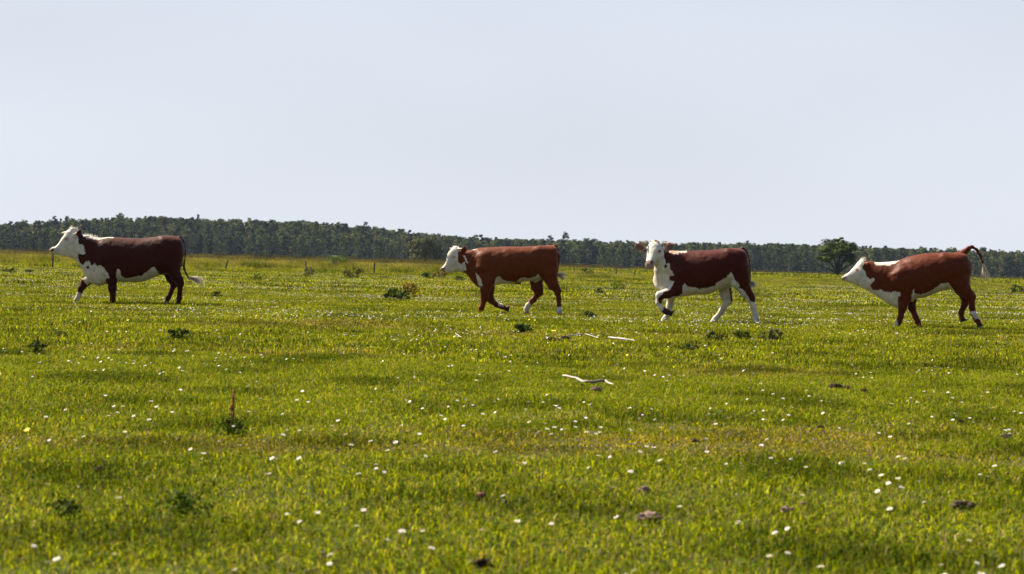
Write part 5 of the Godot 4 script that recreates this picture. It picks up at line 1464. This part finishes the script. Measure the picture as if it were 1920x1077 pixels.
func litter() -> void:
	var dung := Color(0.045, 0.03, 0.02)
	var pale := Color(0.19, 0.13, 0.1)
	clod("dark heaped cow pat in the grass at right of centre", Vector3(2.570, 0, -16.828), 0.048, 0.043, 0.041, dung, 60)
	clod("flat dark smear trailing from the heaped cow pat", Vector3(2.645, 0, -16.717), 0.033, 0.034, 0.028, dung, 61)
	clod("small dark clod right of the heaped cow pat", Vector3(2.716, 0, -16.335), 0.022, 0.022, 0.018, dung, 62)
	clod("dried pale brown cow pat in the foreground below the centre", Vector3(0.529, 0, -7.865), 0.047, 0.035, 0.040, pale, 63, "clod", "clod")
	clod("small crumbling pale clod above the dried cow pat", Vector3(0.564, 0, -8.750), 0.023, 0.024, 0.020, pale, 64, "clod", "clod")
	clod("pale flat clod at right in the foreground among daisies", Vector3(1.078, 0, -8.183), 0.025, 0.026, 0.021, pale, 65, "clod", "clod")
	clod("low pale clod beside the flat clod in the right foreground", Vector3(1.174, 0, -8.420), 0.015, 0.015, 0.013, pale, 66, "clod", "clod")
	clod("dark crumbly mound at the far right of the foreground", Vector3(1.787, 0, -8.351), 0.044, 0.035, 0.038, Color(0.07, 0.05, 0.035), 67, "clod", "clod")
	clod("reddish brown clod leaning in the grass at the centre foreground", Vector3(-0.099, 0, -8.364), 0.020, 0.021, 0.017, Color(0.12, 0.06, 0.04), 68, "clod", "clod")
	clod("small grey clod right of the reddish brown clod", Vector3(-0.004, 0, -8.182), 0.016, 0.017, 0.014, Color(0.09, 0.07, 0.055), 69, "clod", "clod")
	clod("dark cow pat under the white sticks at centre", Vector3(0.497, 0, -25.984), 0.097, 0.043, 0.083, dung, 70)
	clod("small dark cow pat right of the larger one under the white sticks", Vector3(0.672, 0, -26.468), 0.052, 0.040, 0.045, dung, 71)
	clod("small dark clod at far left in the lower grass", Vector3(-1.719, 0, -8.977), 0.020, 0.020, 0.017, dung, 72)
	clod("dark lump standing for a hole at the bottom edge of the pasture near the centre", Vector3(-0.067, 0, -6.516), 0.027, 0.028, 0.023, dung * 0.6, 73, "clod", "clod")  # darkened lump put in to stand for a dark hole in the turf
	clod("tiny dark clod among daisies right of the foreground centre", Vector3(0.977, 0, -11.148), 0.017, 0.018, 0.015, dung, 74)
	clod("small dark clod in the right middle grass", Vector3(1.851, 0, -12.661), 0.017, 0.017, 0.014, dung, 75)
	clod("little upright dark clod right of the small one", Vector3(2.233, 0, -12.114), 0.013, 0.014, 0.011, dung, 76)
	clod("grey clod near the right edge in the middle grass", Vector3(2.793, 0, -11.953), 0.029, 0.030, 0.025, Color(0.1, 0.085, 0.07), 77, "clod", "clod")
	clod("short brown clod left of a white grass stem at right", Vector3(2.816, 0, -13.272), 0.018, 0.018, 0.015, dung, 78)
	clod("low brown clod under the bleached branch", Vector3(0.642, 0, -15.753), 0.042, 0.034, 0.035, pale * 0.6, 79, "clod", "clod")
	clod("dark pat far behind the third cow's front feet", Vector3(3.111, 0, -29.603), 0.039, 0.034, 0.033, dung, 80)
	var long_branch := part("branch", driftwood([Vector3(-0.180, 0.000, -0.862), Vector3(-0.130, 0.000, -0.639), Vector3(-0.083, 0.000, -0.501), Vector3(-0.047, 0.000, -0.054), Vector3(0.000, 0.000, 0.000), Vector3(0.070, 0.000, -0.107), Vector3(0.136, 0.000, -0.213), Vector3(0.178, 0.000, 0.214)], [0.014, 0.018, 0.02, 0.02, 0.022, 0.024, 0.02, 0.01], [0.0, 0.05, 0.1, 0.1, 0.3, 0.75, 0.5, 0.1]), mat.bark, self)
	long_branch.position = Vector3(0.606, land(0.606, -16.336) + 0.062, -16.336)
	tag(long_branch, "long bleached branch with a dark knotty end lying in the middle of the pasture", "branch")
	var pale_stick := part("branch", driftwood([Vector3(-0.121, 0.000, -0.556), Vector3(-0.061, 0.000, -0.320), Vector3(0.000, 0.000, 0.000), Vector3(0.064, 0.000, 0.221), Vector3(0.141, 0.000, 0.430)], [0.016, 0.026, 0.028, 0.022, 0.008], [0.0, 0.0, 0.15, 0.2, 0.1]), mat.bark, self)
	pale_stick.position = Vector3(1.312, land(1.312, -25.410) + 0.072, -25.410)
	tag(pale_stick, "thick white stick lying behind the long branch, right of the dark cow pats", "branch")
	var thin_stick := part("branch", driftwood([Vector3(-0.255, -0.000, 1.140), Vector3(-0.160, 0.000, 0.699), Vector3(-0.081, 0.000, 0.257), Vector3(0.000, 0.000, 0.000), Vector3(0.066, 0.000, 0.725), Vector3(0.116, 0.000, 1.421)], [0.012, 0.014, 0.014, 0.012, 0.01, 0.006], [0.2, 0.1, 0.1, 0.2, 0.3, 0.2]), mat.bark, self)
	thin_stick.position = Vector3(0.921, land(0.921, -26.640) + 0.072, -26.640)
	tag(thin_stick, "thin pale stick arching out of the dark cow pat", "branch")
	var grey_stick := part("branch", driftwood([Vector3(-0.047, 0.000, -0.549), Vector3(0.000, 0.000, 0.000), Vector3(0.061, 0.000, 0.695)], [0.01, 0.012, 0.006], [0.1, 0.1, 0.1]), mat.bark, self)
	grey_stick.position = Vector3(-0.635, land(-0.635, -25.492) + 0.072, -25.492)
	tag(grey_stick, "short grey stick in the grass left of the second cow's front feet", "branch")


func flowers() -> void:
	var d := daisy_parts(true)
	var places := PackedVector3Array()
	places.append_array([Vector3(-2.529, 0, -12.789), Vector3(-2.279, 0, -12.572), Vector3(-2.493, 0, -11.975), Vector3(-2.018, 0, -10.128), Vector3(-2.009, 0, -9.870), Vector3(-2.342, 0, -10.098), Vector3(-1.154, 0, -11.102), Vector3(-1.127, 0, -10.665), Vector3(-1.119, 0, -10.754), Vector3(-1.346, 0, -13.512)])
	places.append_array([Vector3(-1.238, 0, -13.135), Vector3(-1.279, 0, -8.916), Vector3(-0.948, 0, -8.468), Vector3(-1.370, 0, -7.516), Vector3(-0.729, 0, -7.079), Vector3(-0.684, 0, -7.051), Vector3(-1.261, 0, -5.866), Vector3(-1.274, 0, -6.048), Vector3(-1.369, 0, -6.180), Vector3(-0.743, 0, -5.850)])
	places.append_array([Vector3(-0.551, 0, -5.883), Vector3(-1.113, 0, -6.067), Vector3(-1.378, 0, -9.240), Vector3(-1.566, 0, -7.788), Vector3(-1.688, 0, -7.818), Vector3(-2.071, 0, -9.613), Vector3(-0.653, 0, -7.372), Vector3(-0.363, 0, -9.414), Vector3(-0.560, 0, -9.070), Vector3(-0.548, 0, -8.881)])
	places.append_array([Vector3(-0.612, 0, -8.752), Vector3(-0.346, 0, -10.233), Vector3(-0.294, 0, -10.281), Vector3(0.072, 0, -9.084), Vector3(0.340, 0, -8.971), Vector3(0.516, 0, -8.927), Vector3(0.422, 0, -8.470), Vector3(0.159, 0, -11.083), Vector3(0.147, 0, -10.920), Vector3(0.106, 0, -10.919)])
	places.append_array([Vector3(0.198, 0, -11.430), Vector3(0.202, 0, -11.097), Vector3(0.237, 0, -11.009), Vector3(0.219, 0, -10.834), Vector3(0.281, 0, -11.249), Vector3(0.299, 0, -11.115), Vector3(0.446, 0, -10.857), Vector3(0.469, 0, -10.924), Vector3(0.635, 0, -11.298), Vector3(0.646, 0, -11.213)])
	places.append_array([Vector3(0.629, 0, -11.046), Vector3(-0.497, 0, -7.408), Vector3(-0.490, 0, -6.996), Vector3(-0.335, 0, -6.874), Vector3(-0.266, 0, -6.810), Vector3(-0.372, 0, -6.705), Vector3(-0.526, 0, -6.392), Vector3(-0.543, 0, -6.314), Vector3(-0.511, 0, -6.190), Vector3(-0.225, 0, -6.474)])
	places.append_array([Vector3(-0.078, 0, -6.955), Vector3(0.039, 0, -7.262), Vector3(0.153, 0, -7.233), Vector3(0.385, 0, -7.450), Vector3(0.378, 0, -6.238), Vector3(0.344, 0, -6.024), Vector3(-0.323, 0, -13.274), Vector3(-0.222, 0, -13.134), Vector3(-0.508, 0, -8.794), Vector3(-0.015, 0, -8.109)])
	places.append_array([Vector3(-0.931, 0, -11.613), Vector3(0.288, 0, -13.327), Vector3(0.308, 0, -13.036), Vector3(0.215, 0, -13.499), Vector3(1.148, 0, -11.809), Vector3(1.004, 0, -10.798), Vector3(1.210, 0, -12.883), Vector3(0.889, 0, -13.300), Vector3(1.300, 0, -10.723), Vector3(0.423, 0, -8.473)])
	places.append_array([Vector3(0.386, 0, -7.453), Vector3(0.472, 0, -7.211), Vector3(0.633, 0, -7.790), Vector3(0.905, 0, -8.395), Vector3(0.805, 0, -7.375), Vector3(1.235, 0, -10.382), Vector3(0.685, 0, -10.026), Vector3(0.623, 0, -10.030), Vector3(1.321, 0, -9.929), Vector3(1.191, 0, -9.457)])
	places.append_array([Vector3(1.316, 0, -9.395), Vector3(1.523, 0, -9.730), Vector3(1.604, 0, -9.573), Vector3(1.622, 0, -9.247), Vector3(1.584, 0, -8.852), Vector3(1.636, 0, -8.920), Vector3(1.717, 0, -8.899), Vector3(1.494, 0, -8.592), Vector3(1.591, 0, -8.596), Vector3(1.153, 0, -8.312)])
	places.append_array([Vector3(1.607, 0, -8.195), Vector3(1.410, 0, -7.843), Vector3(1.069, 0, -7.607), Vector3(0.894, 0, -7.084), Vector3(0.807, 0, -6.506), Vector3(0.871, 0, -6.567), Vector3(0.934, 0, -6.303), Vector3(1.314, 0, -6.416), Vector3(1.277, 0, -6.190), Vector3(1.391, 0, -6.213)])
	places.append_array([Vector3(1.428, 0, -6.448), Vector3(1.488, 0, -6.383), Vector3(1.558, 0, -7.162), Vector3(2.181, 0, -9.542), Vector3(2.071, 0, -9.331), Vector3(2.076, 0, -9.214), Vector3(1.871, 0, -8.509), Vector3(0.804, 0, -7.372), Vector3(0.963, 0, -7.290), Vector3(1.833, 0, -10.000)])
	places.append_array([Vector3(1.834, 0, -9.847), Vector3(2.818, 0, -14.961), Vector3(2.685, 0, -14.372), Vector3(2.977, 0, -15.116), Vector3(3.113, 0, -15.631), Vector3(3.135, 0, -15.072), Vector3(3.078, 0, -14.480), Vector3(3.187, 0, -14.578), Vector3(2.489, 0, -13.851), Vector3(2.145, 0, -13.789)])
	places.append_array([Vector3(2.075, 0, -14.235), Vector3(2.061, 0, -13.718), Vector3(1.792, 0, -13.516), Vector3(1.889, 0, -13.811), Vector3(2.127, 0, -14.821), Vector3(2.067, 0, -14.707), Vector3(1.799, 0, -14.541), Vector3(1.859, 0, -14.463), Vector3(2.305, 0, -16.287), Vector3(1.321, 0, -9.932)])
	places.append_array([Vector3(1.523, 0, -9.729), Vector3(3.226, 0, -14.192), Vector3(3.123, 0, -13.852), Vector3(3.218, 0, -13.572), Vector3(3.284, 0, -13.670), Vector3(3.567, 0, -15.902), Vector3(3.680, 0, -16.169), Vector3(3.715, 0, -16.167), Vector3(3.523, 0, -18.445), Vector3(3.577, 0, -18.403)])
	places.append_array([Vector3(3.710, 0, -18.881), Vector3(3.834, 0, -18.618), Vector3(3.943, 0, -19.912), Vector3(3.103, 0, -18.333), Vector3(2.972, 0, -17.917), Vector3(2.935, 0, -18.074)])
	while places.size() < 300:
		var z := -rnd(9.0, 19.0)
		var x := rnd(-1.0, 1.0) * (-z * 0.243)
		if noise_c.get_noise_2d(x * 1.5 + 70.0, z * 1.5) + rnd(-0.25, 0.25) > 0.0:
			places.append(Vector3(x, 0, z))
	var proto: Node3D
	for k in 300:
		var p := places[k]
		var o: Node3D
		if k == 0:
			proto = thing("daisy", "small white daisy with yellow centre open in the short grass", "daisy", V, 0.0, "white daisies in the near grass")
			part("petals", d[0], mat.petal, proto)
			part("centre", d[1], mat.petal, proto)
			part("stem", d[2], mat.leaf, proto)
			o = proto
		else:
			o = proto.duplicate()
			o.name = numbered("daisy")
			add_child(o)
		var y := land(p.x, p.z) + rnd(0.055, 0.085)
		o.transform = bloom(Vector3(p.x, y, p.z), Vector2(rnd(-0.3, 0.5), rnd(-0.3, 0.45)), rnd(0.66, 1.0))
	# the rest, past counting
	var mass := Sheaf.new()
	var small := daisy_parts(false)
	var buf := PackedFloat32Array()
	var tries := 0
	while tries < 210000:
		tries += 1
		var z := -sqrt(lerpf(121.0, 15000.0, rng.randf()))
		var x := rnd(-1.0, 1.0) * (-z * 0.247 + 2.0)
		var dens := noise_c.get_noise_2d(x * 0.8 + 200.0, z * 0.8) * 1.5 + noise_b.get_noise_2d(x * 1.4, z * 1.4 + 90.0) * 0.5
		var want := lerpf(0.02, 0.52, soft(-0.2, 0.65, dens)) * lerpf(0.45, 1.0, soft(15.0, 38.0, -z))
		if rng.randf() > want:
			continue
		var tr := bloom(Vector3(x, land(x, z) + rnd(0.055, 0.09), z), Vector2(rnd(-0.3, 0.6), rnd(-0.5, 0.45)), rnd(0.55, 0.95))
		var b := tr.basis
		buf.append_array(PackedFloat32Array([b.x.x, b.y.x, b.z.x, x, b.x.y, b.y.y, b.z.y, tr.origin.y, b.x.z, b.y.z, b.z.z, z, 1.0, 1.0, 1.0, 1.0]))
	var mm := MultiMesh.new()
	mm.transform_format = MultiMesh.TRANSFORM_3D
	mm.use_colors = true
	mm.mesh = small[0]
	mm.instance_count = buf.size() / 16
	mm.buffer = buf
	var o := MultiMeshInstance3D.new()
	o.multimesh = mm
	o.material_override = mat.petal
	o.name = "daisy_drifts"
	add_child(o)
	tag(o, "drifts of tiny white daisies scattered over the middle and far pasture", "daisies", "", "stuff")
	# a few yellow ones
	var gold := Sheaf.new()
	for k in 22:
		var a := TAU * k / 22.0
		var ring := 0.006 + 0.011 * (k % 3) / 2.0
		var q := Vector3(cos(a), 0.15, sin(a))
		var s2 := Vector3(-q.z, 0, q.x) * 0.003
		gold.quad(q * 0.002 - s2 * 0.5, q * 0.002 + s2 * 0.5, q * ring + s2, q * ring - s2, Color(0.75, 0.5, 0.02))
	var gm := gold.mesh()
	var y: Node3D
	y = part("yellow_flower", gm, mat.petal, self)
	y.transform = bloom(Vector3(-2.330, land(-2.330, -10.311) + 0.085, -10.311), Vector2(0.3, 0.5), 0.9)
	tag(y, "single yellow dandelion in the left foreground", "flower", "yellow flowers in the grass")
	y = part("yellow_flower", gm, mat.petal, self)
	y.transform = bloom(Vector3(0.583, land(0.583, -28.427) + 0.085, -28.427), Vector2(0.3, 0.5), 0.9)
	tag(y, "bright yellow flower in the grass below the second cow's hind legs", "flower", "yellow flowers in the grass")
	y = part("yellow_flower", gm, mat.petal, self)
	y.transform = bloom(Vector3(0.550, land(0.550, -28.171) + 0.085, -28.171), Vector2(0.3, 0.5), 0.9)
	tag(y, "yellow flower just left of the bright one below the second cow", "flower", "yellow flowers in the grass")
	y = part("yellow_flower", gm, mat.petal, self)
	y.transform = bloom(Vector3(0.365, land(0.365, -32.786) + 0.085, -32.786), Vector2(0.3, 0.5), 0.9)
	tag(y, "small yellow flower behind the second cow's hind foot", "flower", "yellow flowers in the grass")
	y = part("yellow_flower", gm, mat.petal, self)
	y.transform = bloom(Vector3(0.277, land(0.277, -33.015) + 0.085, -33.015), Vector2(0.3, 0.5), 0.9)
	tag(y, "small yellow flower left of the other behind the second cow's hind foot", "flower", "yellow flowers in the grass")
	y = part("yellow_flower", gm, mat.petal, self)
	y.transform = bloom(Vector3(-1.087, land(-1.087, -39.202) + 0.085, -39.202), Vector2(0.3, 0.5), 0.9)
	tag(y, "yellow flower in front of the second cow's fore feet", "flower", "yellow flowers in the grass")
	y = part("yellow_flower", gm, mat.petal, self)
	y.transform = bloom(Vector3(-4.997, land(-4.997, -27.787) + 0.085, -27.787), Vector2(0.3, 0.5), 0.9)
	tag(y, "pale yellow flower below the leftmost cow", "flower", "yellow flowers in the grass")
	y = part("yellow_flower", gm, mat.petal, self)
	y.transform = bloom(Vector3(-0.652, land(-0.652, -24.452) + 0.085, -24.452), Vector2(0.3, 0.5), 0.9)
	tag(y, "low yellow flower left of the glossy leaf clump", "flower", "yellow flowers in the grass")
	y = part("yellow_flower", gm, mat.petal, self)
	y.transform = bloom(Vector3(1.145, land(1.145, -20.891) + 0.085, -20.891), Vector2(0.3, 0.5), 0.9)
	tag(y, "small yellow flower below the white stick", "flower", "yellow flowers in the grass")
	y = part("yellow_flower", gm, mat.petal, self)
	y.transform = bloom(Vector3(-3.747, land(-3.747, -31.318) + 0.085, -31.318), Vector2(0.3, 0.5), 0.9)
	tag(y, "yellow flower in the grass left of the dock clump", "flower", "yellow flowers in the grass")
	y = part("yellow_flower", gm, mat.petal, self)
	y.transform = bloom(Vector3(9.403, land(9.403, -40.075) + 0.085, -40.075), Vector2(0.3, 0.5), 0.9)
	tag(y, "yellow flower at the right edge behind the rightmost cow", "flower", "yellow flowers in the grass")
